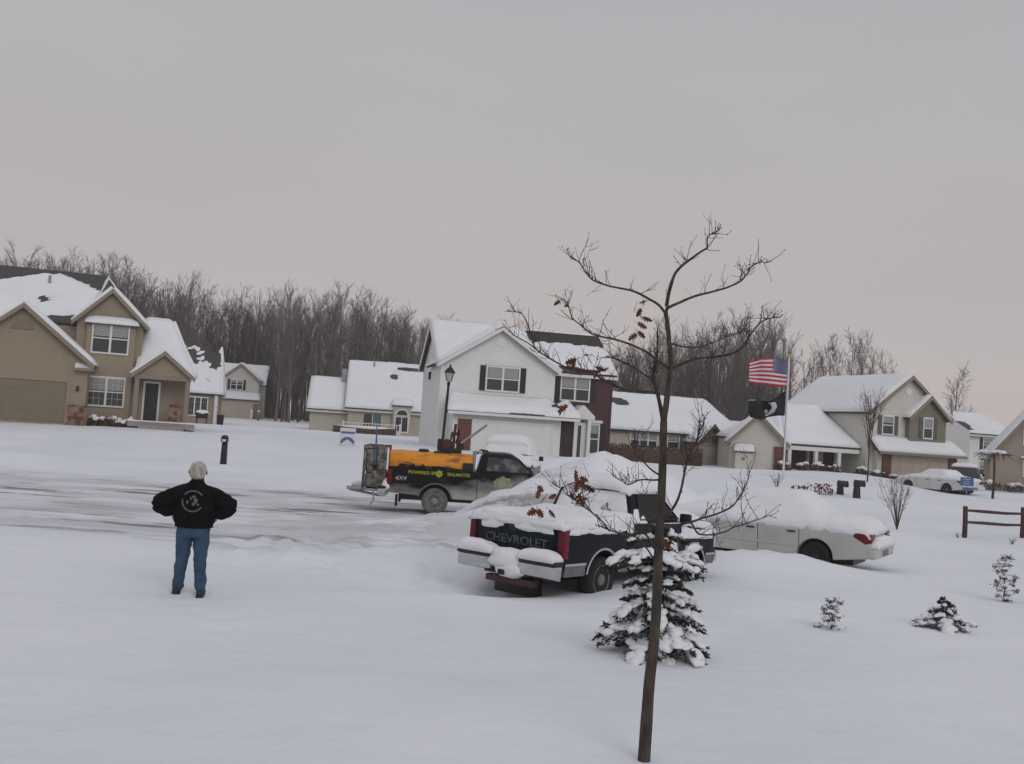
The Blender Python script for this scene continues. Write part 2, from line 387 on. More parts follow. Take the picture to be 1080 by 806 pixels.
def build_ground():
    ys = [-40, -25, -15, -8, -4, -1]
    y = 1.0
    while y < 62: ys.append(y); y += 0.07 + 0.0045 * y
    while y < 260: ys.append(y); y += 0.06 * y * 0.4
    ys += [300, 380, 500, 800, 1400, 2600]
    NX = 460
    vs = []; fs = []
    for y in ys:
        w = 16 + 0.78 * max(y, 0) + (60 if y > 250 else 0) + (30 if y < 0 else 0) + max(0, y - 250) * 0.6
        for i in range(NX + 1):
            u = i / NX * 2 - 1
            x = u * w
            vs.append((x, y, gz(x, y) if y < 260 else gz(x * 0.3, 259)))
    for j in range(len(ys) - 1):
        for i in range(NX):
            a = j * (NX + 1) + i
            fs.append((a, a + 1, a + NX + 2, a + NX + 1))
    me = bpy.data.meshes.new('ground'); me.from_pydata(vs, [], fs)
    me.polygons.foreach_set('use_smooth', [True] * len(fs))
    at = me.attributes.new('street', 'FLOAT', 'POINT')
    at.data.foreach_set('value', [street_mask(v[0], v[1]) for v in vs])
    o = bpy.data.objects.new('ground', me); COL.objects.link(o); o['kind'] = 'structure'
    m = bpy.data.materials.new('snowy_ground'); m.use_nodes = True
    t = m.node_tree; b = t.nodes['Principled BSDF']; b.inputs['Roughness'].default_value = 0.85; b.inputs['Specular IOR Level'].default_value = 0.2
    c = t.nodes.new('ShaderNodeTexCoord')
    def nzn(scale, detail, st=None, rough=0.5):
        n = t.nodes.new('ShaderNodeTexNoise'); n.inputs['Scale'].default_value = scale; n.inputs['Detail'].default_value = detail; n.inputs['Roughness'].default_value = rough
        mp = t.nodes.new('ShaderNodeMapping')
        if st: mp.inputs['Scale'].default_value = st
        t.links.new(c.outputs['Object'], mp.inputs[0]); t.links.new(mp.outputs[0], n.inputs['Vector']); return n
    def mrg(sock, a, b_, c_, d):
        r = t.nodes.new('ShaderNodeMapRange'); r.interpolation_type = 'SMOOTHSTEP'
        for k, v in zip(('From Min', 'From Max', 'To Min', 'To Max'), (a, b_, c_, d)): r.inputs[k].default_value = v
        t.links.new(sock, r.inputs[0]); return r.outputs[0]
    def math2(op, a, b_):
        k = t.nodes.new('ShaderNodeMath'); k.operation = op
        for i, q in enumerate((a, b_)):
            if isinstance(q, (int, float)): k.inputs[i].default_value = q
            else: t.links.new(q, k.inputs[i])
        return k.outputs[0]
    at_ = t.nodes.new('ShaderNodeAttribute'); at_.attribute_name = 'street'
    big = nzn(0.22, 4)
    base = t.nodes.new('ShaderNodeMix'); base.data_type = 'RGBA'
    t.links.new(mrg(big.outputs[0], 0.3, 0.7, 0, 1), base.inputs[0])
    base.inputs[6].default_value = (0.73, 0.755, 0.81, 1); base.inputs[7].default_value = (0.80, 0.82, 0.865, 1)
    # packed, dirty snow worn through along the wheel tracks of the street
    s1 = nzn(0.6, 6, (0.6, 0.9, 1), 0.6); s2 = nzn(0.45, 7, (0.55, 2.2, 1), 0.66); s3 = nzn(0.13, 3, (0.6, 1.0, 1))
    film = math2('MULTIPLY', mrg(s1.outputs[0], 0.34, 0.60, 0, 1), at_.outputs['Fac'])
    dark = math2('MULTIPLY', mrg(s2.outputs[0], 0.52, 0.60, 0, 1), math2('MULTIPLY', at_.outputs['Fac'], mrg(s3.outputs[0], 0.40, 0.54, 0.2, 1)))
    m1 = t.nodes.new('ShaderNodeMix'); m1.data_type = 'RGBA'
    t.links.new(math2('MULTIPLY', film, 0.65), m1.inputs[0]); t.links.new(base.outputs[2], m1.inputs[6]); m1.inputs[7].default_value = (0.47, 0.47, 0.49, 1)
    m2 = t.nodes.new('ShaderNodeMix'); m2.data_type = 'RGBA'
    t.links.new(math2('MULTIPLY', dark, 0.95), m2.inputs[0]); t.links.new(m1.outputs[2], m2.inputs[6]); m2.inputs[7].default_value = (0.23, 0.225, 0.23, 1)
    t.links.new(m2.outputs[2], b.inputs['Base Color'])
    f1 = nzn(5, 6); f2 = nzn(0.9, 4, (0.7, 1.4, 1))
    h = math2('ADD', math2('MULTIPLY', f1.outputs[0], 0.022), math2('MULTIPLY', f2.outputs[0], 0.07))
    bp = t.nodes.new('ShaderNodeBump'); bp.inputs['Distance'].default_value = 1.0; bp.inputs['Strength'].default_value = 0.8
    t.links.new(h, bp.inputs['Height']); t.links.new(bp.outputs[0], b.inputs['Normal'])
    me.materials.append(m)
build_ground()

# ------------------------------------------------------------------ house kit (local x along the front, y back, z up)
def house(name, label, cat, x, y, z, yaw, group=None):
    return thing(name, label, cat, (x, y, z), radians(yaw), group)

def wall_block(h, name, m, x0, x1, y0, y1, z0, z1, zp=None, axis='y', xp=None):
    """walls of a block; with zp a gable peak: axis y = ridge runs back, axis x = ridge runs sideways"""
    b = MB()
    if zp is None: b.box(x0, x1, y0, y1, z0, z1)
    elif axis == 'y':
        xp = (x0 + x1) / 2 if xp is None else xp
        b.prism([(x0, z0), (x1, z0), (x1, z1), (xp, zp), (x0, z1)], y0, y1)
    else:
        yp = (y0 + y1) / 2 if xp is None else xp
        b.prismx([(y0, z0), (y1, z0), (y1, z1), (yp, zp), (y0, z1)], x0, x1)
    return b.build(name, m, h)

def roof_plane(h, q, m=None, t=0.16, snow=0.20, bare=None, n=14, seed=0, name='roof', fascia=None, smat=None):
    """a shingled slab q = eave left, eave right, ridge right, ridge left, with its blanket of snow as a sub-part"""
    m = m or SHINGLE
    q = [Vector(p) for p in q]
    r = MB().slab(q, t).build(name, m, h)
    nrm = (q[1] - q[0]).cross(q[2] - q[0]).normalized()
    if nrm.z < 0: nrm = -nrm
    if len(q) == 3: q.append(q[2].copy())
    if snow:
        nu = max(6, int((q[1] - q[0]).length / 0.45)); nv = max(6, int((q[3] - q[0]).length / 0.45))
        if bare: nu, nv = nu * 2, nv * 2
        nu, nv = min(nu, 60), min(nv, 40)
        vs = []; fs = []
        for j in range(nv + 1):
            for i in range(nu + 1):
                u, v = i / nu, j / nv
                p = (q[0] * (1 - u) + q[1] * u) * (1 - v) + (q[3] * (1 - u) + q[2] * u) * v
                k = 1 + 0.35 * noise.noise(Vector((p.x * 0.5 + seed, p.y * 0.5, p.z * 0.5)))
                tt = snow * k
                if bare:
                    bb = bare(u, v) + 1.0 * noise.noise(Vector((p.x * 0.8 + seed, p.y * 0.8, p.z * 0.8))) + 0.9 * noise.noise(Vector((p.x * 1.9, p.y * 1.9 + seed, p.z * 1.9))) + 0.5 * noise.noise(Vector((p.x * 4.3, p.y * 4.3 + seed, p.z * 4.3)))
                    tt = snow * k * min(1, max(0, bb)) ** .7 - 0.03 * min(1, max(0, .25 - bb) * 3)
                ov = Vector((0, 0, 0))
                if i in (0, nu) or j == 0: tt *= 0.55
                vs.append(p + nrm * (tt + 0.004) + ov)
        for j in range(nv):
            for i in range(nu):
                a = j * (nu + 1) + i; fs.append((a, a + 1, a + nu + 2, a + nu + 1))
        # rolled-over edge down to the slab
        def skirt(idx):
            n0 = len(vs)
            for k in idx:
                u, v = (k % (nu + 1)) / nu, (k // (nu + 1)) / nv
                p = (q[0] * (1 - u) + q[1] * u) * (1 - v) + (q[3] * (1 - u) + q[2] * u) * v
                vs.append(p - nrm * 0.02)
            for a in range(len(idx) - 1): fs.append((idx[a], n0 + a, n0 + a + 1, idx[a + 1]))
        W1 = nu + 1
        skirt([i for i in range(W1)]); skirt([nv * W1 + i for i in range(W1 - 1, -1, -1)])
        skirt([j * W1 for j in range(nv, -1, -1)]); skirt([j * W1 + nu for j in range(nv + 1)])
        b = MB(); b.add(vs, fs)
        b.build('snow_blanket', smat or ROOFSNOW, r, smooth=True)
    return r

def gable_roof(h, x0, x1, y0, y1, ze, zp, axis='y', ov=0.35, m=None, snow=0.2, bare=None, seed=0, trim=None, xp=None, sides=(1, 1), bares=(None, None)):
    """two slopes over a block, eaves at ze on the wall line, ridge at zp"""
    th = 0.16
    if axis == 'y':
        xp = (x0 + x1) / 2 if xp is None else xp
        sl, sr = (zp - ze) / (xp - x0), (zp - ze) / (x1 - xp)
        d = th * 1.2
        L = [(x0 - ov, y1 + ov, ze - sl * ov + d), (x0 - ov, y0 - ov, ze - sl * ov + d), (xp, y0 - ov, zp + d), (xp, y1 + ov, zp + d)]
        R = [(x1 + ov, y0 - ov, ze - sr * ov + d), (x1 + ov, y1 + ov, ze - sr * ov + d), (xp, y1 + ov, zp + d), (xp, y0 - ov, zp + d)]
        if trim:
            b = MB()
            for (xa, za, xb, zb) in ((x0 - ov, ze - sl * ov, xp, zp), (x1 + ov, ze - sr * ov, xp, zp)):
                b.prism([(xa, za - 0.10), (xb, zb - 0.10), (xb, zb + 0.17), (xa, za + 0.17)], y0 - ov - 0.06, y0 - ov + 0.004)
            b.build('bargeboard', trim, h)
    else:
        yp = (y0 + y1) / 2 if xp is None else xp
        sl, sr = (zp - ze) / (yp - y0), (zp - ze) / (y1 - yp)
        d = th * 1.2
        L = [(x0 - ov, y0 - ov, ze - sl * ov + d), (x1 + ov, y0 - ov, ze - sl * ov + d), (x1 + ov, yp, zp + d), (x0 - ov, yp, zp + d)]
        R = [(x1 + ov, y1 + ov, ze - sr * ov + d), (x0 - ov, y1 + ov, ze - sr * ov + d), (x0 - ov, yp, zp + d), (x1 + ov, yp, zp + d)]
        if trim:
            b = MB()
            for xe, s_ in ((x0 - ov, -1), (x1 + ov, 1)):
                for (ya, za, yb, zb) in ((y0 - ov, ze - sl * ov, yp, zp), (y1 + ov, ze - sr * ov, yp, zp)):
                    b.prismx([(ya, za - 0.10), (yb, zb - 0.10), (yb, zb + 0.17), (ya, za + 0.17)], xe + s_ * 0.06, xe - s_ * 0.004)
            b.build('bargeboard', trim, h)
            MB().box(x0 - ov, x1 + ov, y0 - ov - 0.05, y0 - ov + 0.05, ze - sl * ov - 0.12, ze - sl * ov + 0.06).build('gutter', trim, h)
    for k, q in enumerate((L, R)):
        if sides[k]: roof_plane(h, q, m, th, snow, bares[k] or bare, seed=seed + 7 * k)

def window(h, x, z, w, ht, y, n=1, blind=0.5, shut=None, frame=None, muntin=False, sill_snow=True, sash=True):
    """a window set on the wall face y: casing, glass, blind; shutters beside it"""
    fr = frame or WTRIM
    b = MB(); c = 0.09
    b.box(x - w / 2 - c, x + w / 2 + c, y - 0.05, y - 0.003, z + ht, z + ht + 0.12)
    b.box(x - w / 2 - c, x + w / 2 + c, y - 0.07, y - 0.003, z - 0.10, z)
    for i in range(n + 1):
        xx = x - w / 2 + i * w / n; ww = c if i in (0, n) else c * 0.7
        xa = xx - ww if i == 0 else (xx if i == n else xx - ww)
        xb = xx if i == 0 else (xx + ww)
        b.box(xa, xb, y - 0.05, y - 0.003, z, z + ht)
    for i in range(n):
        xa, xb = x - w / 2 + i * w / n + (c * .7 if i else 0), x - w / 2 + (i + 1) * w / n - (c * .7 if i < n - 1 else 0)
        if sash: b.box(xa, xb, y - 0.044, y - 0.012, z + ht * 0.5 - 0.035, z + ht * 0.5 + 0.035)
        if muntin:
            for q in (1, 2): b.box(xa + (xb - xa) * q / 3 - 0.006, xa + (xb - xa) * q / 3 + 0.006, y - 0.03, y - 0.022, z + 0.001, z + ht - 0.001)
            for q in (0.25, 0.75): b.box(xa, xb, y - 0.032, y - 0.0235, z + ht * q - 0.006, z + ht * q + 0.006)
    f = b.build('window', fr, h)
    MB().box(x - w / 2, x + w / 2, y - 0.016, y - 0.002, z, z + ht).build('pane', GLASS, f)
    if blind > 0:
        b = MB()
        for i in range(n):
            xa, xb = x - w / 2 + i * w / n + .03, x - w / 2 + (i + 1) * w / n - .03
            k = int(ht * blind / 0.09)
            for q in range(k): b.box(xa, xb, y - 0.021, y - 0.0185, z + ht - 0.09 * (q + 1) + 0.012, z + ht - 0.09 * q)
        b.build('blind', BLIND, f)
    if shut:
        for s_ in (-1, 1):
            xx = x + s_ * (w / 2 + c + 0.2)
            b = MB(); b.box(xx - 0.17, xx + 0.17, y - 0.045, y - 0.003, z - 0.08, z + ht + 0.08)
            for q in range(int(ht / 0.12)): b.box(xx - 0.13, xx + 0.13, y - 0.055, y - 0.046, z + 0.1 * q * ht / (0.1 * int(ht / 0.12)) , z + 0.1 * q * ht / (0.1 * int(ht / 0.12)) + 0.05)
            b.build('shutter', shut, h)
    return f

def garage_door(h, x0, x1, z0, z1, y, m, trim=None):
    b = MB(); b.box(x0, x1, y - 0.02, y - 0.003, z0, z1)
    rows, cols = 4, max(4, int((x1 - x0) / 0.62))
    for r in range(rows):
        za, zb = z0 + (z1 - z0) * r / rows, z0 + (z1 - z0) * (r + 1) / rows
        for c in range(cols):
            xa, xb = x0 + (x1 - x0) * c / cols, x0 + (x1 - x0) * (c + 1) / cols
            b.box(xa + 0.07, xb - 0.07, y - 0.034, y - 0.021, za + 0.09, zb - 0.06)
        if r: b.box(x0, x1, y - 0.026, y - 0.0205, za - 0.012, za + 0.012)
    o = b.build('garage_door', m, h)
    if trim:
        b = MB(); b.box(x0 - 0.12, x0, y - 0.05, y - 0.003, z0, z1 + 0.14); b.box(x1, x1 + 0.12, y - 0.05, y - 0.003, z0, z1 + 0.14); b.box(x0, x1, y - 0.05, y - 0.003, z1, z1 + 0.14)
        b.build('garage_door_frame', trim, h)
    return o

def door(h, x0, x1, z0, z1, y, m, trim, glass=False):
    b = MB(); b.box(x0, x1, y - 0.03, y - 0.003, z0, z1)
    o = b.build('door', m, h)
    b = MB()
    b.box(x0 - 0.12, x0, y - 0.055, y - 0.003, z0, z1 + 0.12); b.box(x1, x1 + 0.12, y - 0.055, y - 0.003, z0, z1 + 0.12); b.box(x0, x1, y - 0.055, y - 0.003, z1, z1 + 0.12)
    b.build('door_frame', trim, o)
    MB().blob((x1 - 0.08, y - 0.07, z0 + 0.95), (0.035, 0.035, 0.035), 0, 1).build('handle', STEEL, o)
    if glass: MB().box(x0 + 0.12, x1 - 0.12, y - 0.036, y - 0.031, z0 + 0.9, z1 - 0.15).build('pane', GLASS, o)
    return o

def snowy_bush(x, y, z, r, ht, seed, label, group=None, m=None):
    """a low clipped bush with a cap of snow"""
    t = thing('snowy_bush', label, 'bush', (x, y, z), 0, group)
    rnd = random.Random(seed); b = MB()
    for k in range(int(220)):
        a = rnd.random() * 2 * pi; q = rnd.random() ** 0.5; zz = rnd.random()
        p = Vector((cos(a) * r * q, sin(a) * r * q, ht * 0.92 * zz * (1 - 0.35 * q)))
        d = Vector((rnd.gauss(0, 1), rnd.gauss(0, 1), rnd.gauss(0.3, 1))).normalized() * 0.11
        e_ = Vector((rnd.gauss(0, 1), rnd.gauss(0, 1), rnd.gauss(0, 1))).normalized() * 0.05
        b.add([p - d, p + e_, p + d, p - e_], [(0, 1, 2, 3)])
    b.build('foliage', m or BRUSHM, t)
    c = MB()
    for k in range(6):
        a = rnd.random() * 6.28; q = rnd.random() * .75
        c.blob((cos(a) * r * q, sin(a) * r * q, ht * (0.60 + 0.32 * rnd.random() * (1 - q))), (r * rnd.uniform(.22, .5), r * rnd.uniform(.22, .5), ht * rnd.uniform(.10, .2)), 0.4, 2, seed + k)
    c.build('snow_cap', ROOFSNOW, t, smooth=True)
    return t

# ------------------------------------------------------------------ the houses
# tan two-storey house on the left
h = house('tan_house', 'two-storey tan house with garage gable, porch gable and stone trim at the left edge', 'house', -29.04, 57.0, 1.1, 18)
wall_block(h, 'garage_wall', TAN, -2.9, 4.4, 0, 7, -0.8, 3.62, 6.62)
gable_roof(h, -2.9, 4.4, 0, 3.2, 3.62, 6.62, trim=TANTRIM, seed=1)
b = MB(); b.prism([(0.6 + 0.62 * cos(pi * k / 12) + 0.15, 5.3 + 0.55 * sin(pi * k / 12)) for k in range(13)], -0.05, -0.004); b.build('gable_vent', TANDOOR, h)
garage_door(h, -2.0, 3.35, 0.05, 2.42, 0, TANDOOR, None)
MB().box(-2.2, 3.5, -0.06, -0.004, 2.43, 2.56).box(3.36, 3.5, -0.06, -0.004, 0.0, 2.43).build('garage_door_frame', TAN, h)
MB().box(3.5, 4.55, -0.16, -0.003, -0.5, 1.05).box(3.45, 4.6, -0.2, -0.003, 1.05, 1.13).build('stone_facing', STONE, h)
w_ = MB().box(3.86, 4.0, -0.12, -0.003, 1.95, 2.25).blob((3.93, -0.14, 2.1), (0.09, 0.09, 0.14), 0, 1).build('wall_lamp', RUST, h)
MB().box(3.7, 4.75, -0.35, 0.0, 3.15, 3.30).build('eave_return', TANTRIM, h)
MB().add([(3.7, -0.35, 3.31), (4.75, -0.35, 3.31), (4.75, -0.02, 3.48), (3.7, -0.02, 3.62)], [(0, 1, 2, 3)]).build('eave_snow', ROOFSNOW, h)
wall_block(h, 'bay_wall', TAN, 3.4, 7.15, 2.0, 9.5, -0.8, 6.30, 8.15)
gable_roof(h, 3.4, 7.15, 2.0, 7.4, 6.30, 8.15, trim=TANTRIM, seed=2, ov=0.3)
wall_block(h, 'bay_window_wall', TAN, 4.0, 6.75, 1.7, 2.0, -0.6, 6.12)
roof_plane(h, [(3.85, 1.45, 6.14), (6.95, 1.45, 6.14), (6.8, 1.96, 6.5), (4.0, 1.96, 6.5)], t=0.08, snow=0.14, seed=3)
window(h, 5.36, 4.42, 1.95, 1.68, 1.7, 2, 0.48)
window(h, 5.35, 1.22, 1.95, 1.62, 1.7, 2, 0.45, muntin=True)
wall_block(h, 'main_wall', TAN, -5.0, 7.1, 2.6, 12.5, -0.8, 5.9)
roof_plane(h, [(-5.2, 2.4, 6.08), (3.6, 2.4, 6.08), (4.5, 7.6, 9.75), (-5.2, 7.6, 9.75)], snow=0.22, seed=4, m=SHINGLE, n=14,
           bare=lambda u, v: 1.35 - 3.4 * exp(-((u - 0.70) / 0.05) ** 2 - ((v - 0.40) / 0.08) ** 2) - 3.2 * sstep(0.66, 0.86, v + .16 * sin(u * 7)) - 3.0 * exp(-((v - 0.03) / 0.09) ** 2) * sstep(0.70, 0.82, u))
roof_plane(h, [(7.2, 12.7, 5.9), (-5.2, 12.7, 5.9), (-5.2, 7.6, 9.75), (4.5, 7.6, 9.75)], snow=0.0)
roof_plane(h, [(3.6, 2.4, 6.08), (7.2, 2.4, 6.08), (7.2, 12.7, 5.9), (4.5, 7.6, 9.75)], snow=0.16, seed=5, bare=lambda u, v: 0.45)
wall_block(h, 'porch_wall', TAN, 7.1, 10.1, 2.2, 9.5, -0.8, 3.3)
roof_plane(h, [(6.9, 1.2, 3.35), (10.45, 1.2, 3.35), (8.75, 4.6, 6.85), (7.15, 4.6, 6.85)], snow=0.2, seed=6)
roof_plane(h, [(10.45, 1.2, 3.35), (10.45, 9.6, 3.35), (8.75, 8.0, 6.85), (8.75, 4.6, 6.85)], snow=0.2, seed=7)
MB().prism([(6.95, 3.22), (10.2, 3.22), (8.58, 4.55)], 0.75, 2.2).build('porch_gable', TAN, h)
gable_roof(h, 6.95, 10.2, 0.75, 2.6, 3.22, 4.55, trim=TANTRIM, seed=8, ov=0.22)
MB().box(6.9, 10.2, 0.72, 1.0, 2.98, 3.215).build('porch_beam', TANTRIM, h)
for xx in (6.98, 9.9): MB().box(xx, xx + 0.26, 0.76, 1.0, 0.35, 2.98).build('porch_column', TANTRIM, h)
MB().box(9.05, 9.75, 0.7, 1.2, 0.2, 1.55).build('brick_pillar', STONE, h)
door(h, 7.55, 8.32, 0.42, 2.75, 2.2, DARKDOOR, WTRIM)
MB().box(6.8, 10.6, -0.3, 2.2, 0.1, 0.4).box(7.4, 10.0, -0.75, -0.3, -0.4, 0.2).build('porch_step', CONC, h)
MB().box(6.8, 10.6, -0.34, 0.7, 0.4, 0.47).build('step_snow', ROOFSNOW, h, bevel=0.03)
MB().tube([(1.2, 5.8, 8.4), (1.2, 5.8, 9.2)], .09, 8).build('vent_pipe', STEEL, h)

rnd = random.Random(5)
T1 = Matrix.Translation((-29.04, 57, 1.1)) @ Matrix.Rotation(radians(18), 4, 'Z')
where = ['close by the red stone garage corner', 'second from the stone garage corner', 'below the left of the ground floor window', 'below the middle of the ground floor window', 'right of the ground floor window', 'left of the porch step']
for k, xx in enumerate((4.9, 5.45, 6.0, 6.5, 6.95, 6.45)):
    p = T1 @ Vector((xx, 0.6 - 0.55 * (k == 5), 0))
    snowy_bush(p.x, p.y, gz(p.x, p.y) - 0.05, 0.34 + 0.08 * rnd.random(), 0.5 + 0.25 * rnd.random(), 40 + k, 'snow-capped brown bush ' + where[k] + ' of the tan house', 'bushes along the tan house')

# house behind it with wind-bared patches on the roof
h = house('low_tan_house', 'low tan house with steep snowy roof and one white window behind the big tan house', 'house', -30.33, 92.0, 1.4, 14)
wall_block(h, 'wall', TAN, -8.0, 3.25, 0.3, 9.0, -0.8, 2.5)
bare2 = lambda u, v: 1.0 + 1.6 * noise.noise(Vector((u * 10, v * 6, 4))) - 1.5 * sstep(0.5, 0.72, v) * sstep(0.45, 0.65, u)
roof_plane(h, [(-8.4, -0.1, 2.5), (3.5, -0.1, 2.5), (2.9, 4.6, 7.2), (-8.0, 4.6, 7.2)], snow=0.22, seed=11, bare=bare2, n=26)
roof_plane(h, [(3.5, -0.1, 2.5), (3.5, 9.4, 2.5), (2.9, 4.6, 7.2)], snow=0.18, seed=12)
roof_plane(h, [(3.5, 9.4, 2.5), (-8.4, 9.4, 2.5), (-8.0, 4.6, 7.2), (2.9, 4.6, 7.2)], snow=0.0)
window(h, 1.42, 0.45, 1.65, 1.62, 0.3, 3, 0.0, muntin=True, sash=False)
MB().box(2.9, 3.2, 0.1, 0.28, -0.5, 2.4).build('corner_trim', WTRIM, h)
MB().box(2.2, 2.5, 4.0, 4.3, 6.4, 7.35).build('chimney', SHINGLE_B, h)
t = thing('garden_grill', 'dark covered grill with a snow cap beside the low tan house', 'grill', (-27.6, 89.6, gz(-27.6, 89.6)), 0.2)
b = MB(); b.box(-0.5, 0.5, -0.3, 0.3, 0.5, 1.0)
for sx in (-.42, .42):
    for sy in (-.22, .22): b.box(sx - .03, sx + .03, sy - .03, sy + .03, 0, 0.5)
b.build('body', BLACKM, t, bevel=0.03); MB().blob((0, 0, 1.05), (0.6, 0.38, 0.22), 0.15, 2, 3).build('snow_cap', ROOFSNOW, t, smooth=True)
t = thing('waste_bin', 'small dark bin at the right corner of the low tan house', 'bin', (-26.3, 90.9, gz(-26.3, 90.9)), 0.2)
MB().loft([[(-.25, -.25, 0), (.25, -.25, 0), (.25, .25, 0), (-.25, .25, 0)], [(-.3, -.3, .85), (.3, -.3, .85), (.3, .3, .85), (-.3, .3, .85)]]).build('body', BLACKM, t)
MB().box(-.33, .33, -.33, .33, .851, .93).build('lid', RUST, t, bevel=0.02)

# far cream house with the garage under a skirt roof
h = house('cream_house', 'far small cream house with shuttered gable window over a beige garage door', 'house', -39.64, 135.0, 1.31, 10)
wall_block(h, 'garage_wall', PALES, -0.1, 5.4, 0, 9, -0.8, 3.0)
wall_block(h, 'gable_wall', CREAMS, 0.2, 5.2, 0.9, 9, 3.0, 5.45, 7.5)
gable_roof(h, 0.2, 5.2, 0.9, 9, 5.45, 7.5, trim=TANTRIM, seed=13, ov=0.3)
roof_plane(h, [(-0.3, -0.4, 2.75), (5.6, -0.4, 2.75), (5.4, 0.88, 3.65), (-0.1, 0.88, 3.65)], snow=0.24, seed=14)
garage_door(h, 0.25, 4.55, 0.0, 2.1, 0, GDOORB)
window(h, 2.25, 4.1, 1.5, 1.25, 0.9, 2, 0.3, shut=SHUT)
wall_block(h, 'main_wall', CREAMS, -6, 5.4, 4.5, 12, -0.8, 5.0)
gable_roof(h, -6, 5.6, 4.5, 12, 5.0, 7.6, axis='x', seed=15)
MB().box(4.75, 5.35, -0.12, -0.003, -0.5, 2.2).build('brick_pillar', STONE, h)
for k, (px, lab) in enumerate(((-33.1, 'left one of two tiny posts in the snow right of the far cream house'), (-32.2, 'right one of two tiny posts in the snow right of the far cream house'))):
    t = thing('marker_post', lab, 'post', (px, 128, gz(px, 128) - 0.1), 0, 'posts beside the far cream house')
    MB().box(-.12, .12, -.12, .12, 0, 1.25).build('post', GREYS if k == 0 else WORNWOOD, t); MB().blob((0, 0, 1.3), (.2, .2, .14), .1, 1).build('snow_cap', ROOFSNOW, t)

# pale house with the deck
h = house('pale_house', 'pale yellow house with broad snowy roof, railed deck and arched window', 'house', -15.44, 95.0, 0.96, 8)
wall_block(h, 'main_wall', PALES, 0.0, 10.5, 0.3, 10, -0.8, 2.65, 7.1, axis='x')
gable_roof(h, 0.0, 10.5, 0.3, 10, 2.65, 7.1, axis='x', seed=16, ov=0.3, trim=CREAMS,
           bares=(lambda u, v: 1.3 - 2.6 * exp(-((u - 0.40) / 0.06) ** 2 - ((v - 0.72) / 0.07) ** 2) - 3.0 * exp(-((v - 0.9) / 0.05) ** 2) * sstep(0.36, 0.48, u), None))
wall_block(h, 'wing_wall', PALES, -3.6, 0.0, 1.0, 8.5, -0.8, 2.3, 5.2, axis='x')
gable_roof(h, -3.6, -0.32, 1.0, 8.5, 2.3, 5.2, axis='x', seed=17, ov=0.3, trim=CREAMS)
MB().box(-0.9, -0.4, 4.0, 4.6, 4.6, 6.4).build('chimney', STEEL, h)
MB().tube([(2.2, 4.4, 6.6), (2.2, 4.4, 7.35)], 0.09, 8).build('vent_pipe', STEEL, h)
f = MB().box(1.45, 3.3, 0.22, 0.297, 0.35, 0.42).box(1.45, 3.3, 0.22, 0.297, 2.12, 2.2).box(1.45, 1.53, 0.22, 0.297, .42, 2.12).box(3.22, 3.3, 0.22, 0.297, .42, 2.12).box(2.33, 2.41, 0.22, 0.297, .42, 2.12).build('patio_door', CREAMS, h)
MB().box(1.53, 2.33, 0.25, 0.29, 0.42, 2.12).build('pane', GLASS, f); MB().box(2.41, 3.22, 0.25, 0.29, 0.42, 2.12).build('screen', GREEND, f)
wall_block(h, 'arch_wall', PALES, 4.3, 6.0, -0.25, 0.3, -0.6, 3.05)
roof_plane(h, [(4.15, -0.4, 3.08), (6.15, -0.4, 3.08), (6.15, 1.1, 3.6), (4.15, 1.1, 3.6)], t=0.1, snow=0.2, seed=18)
f = MB()
f.prism([(5.15 + 0.66 * cos(pi * k / 10), 2.1 + 0.66 * sin(pi * k / 10)) for k in range(11)], -0.30, -0.253)
f.box(4.45, 5.85, -0.30, -0.253, 0.45, 2.04)
f = f.build('arched_window', WTRIM, h)
g = MB(); g.prism([(5.15 + 0.52 * cos(pi * k / 10), 2.16 + 0.48 * sin(pi * k / 10)) for k in range(11)], -0.315, -0.302)
g.box(4.58, 5.1, -0.315, -0.302, 0.6, 1.95).box(5.2, 5.72, -0.315, -0.302, 0.6, 1.95); g.build('pane', GLASS, f)
b = MB(); b.box(-0.3, 5.0, -2.2, 0.28, 0.1, 0.25)
b.build('deck', WORNWOOD, h)
b = MB()
for k in range(19): b.box(-0.28 + k * 0.29, -0.22 + k * 0.29, -2.18, -2.12, 0.28, 1.15)
b.box(-0.3, 5.0, -2.2, -2.1, 1.12, 1.2); b.box(-0.3, 5.0, -2.19, -2.11, 0.36, 0.42)
b.box(-0.36, -0.2, -2.24, -2.08, 0.26, 1.3); b.box(4.9, 5.06, -2.24, -2.08, 0.26, 1.3)
b.build('railing', WTRIM, h)
MB().box(-0.35, 5.05, -2.25, 0.2, 0.252, 0.36).build('deck_snow', ROOFSNOW, h, bevel=0.03)
t = thing('timber_planter', 'long low brown timber edging bed in front of the pale house deck', 'planter', (-13.3, 92.2, gz(-13.3, 92.2) - 0.12), radians(6))
b = MB()
for k in range(3): b.tube([(-2.9, 0, 0.2 + .22 * k), (2.9, 0, 0.2 + .22 * k)], 0.13, 8)
b.build('log', BRUSHM, t); MB().blob((0, 0.15, 0.72), (2.8, 0.4, 0.16), 0.2, 2, 2).build('snow_cap', ROOFSNOW, t, smooth=True)

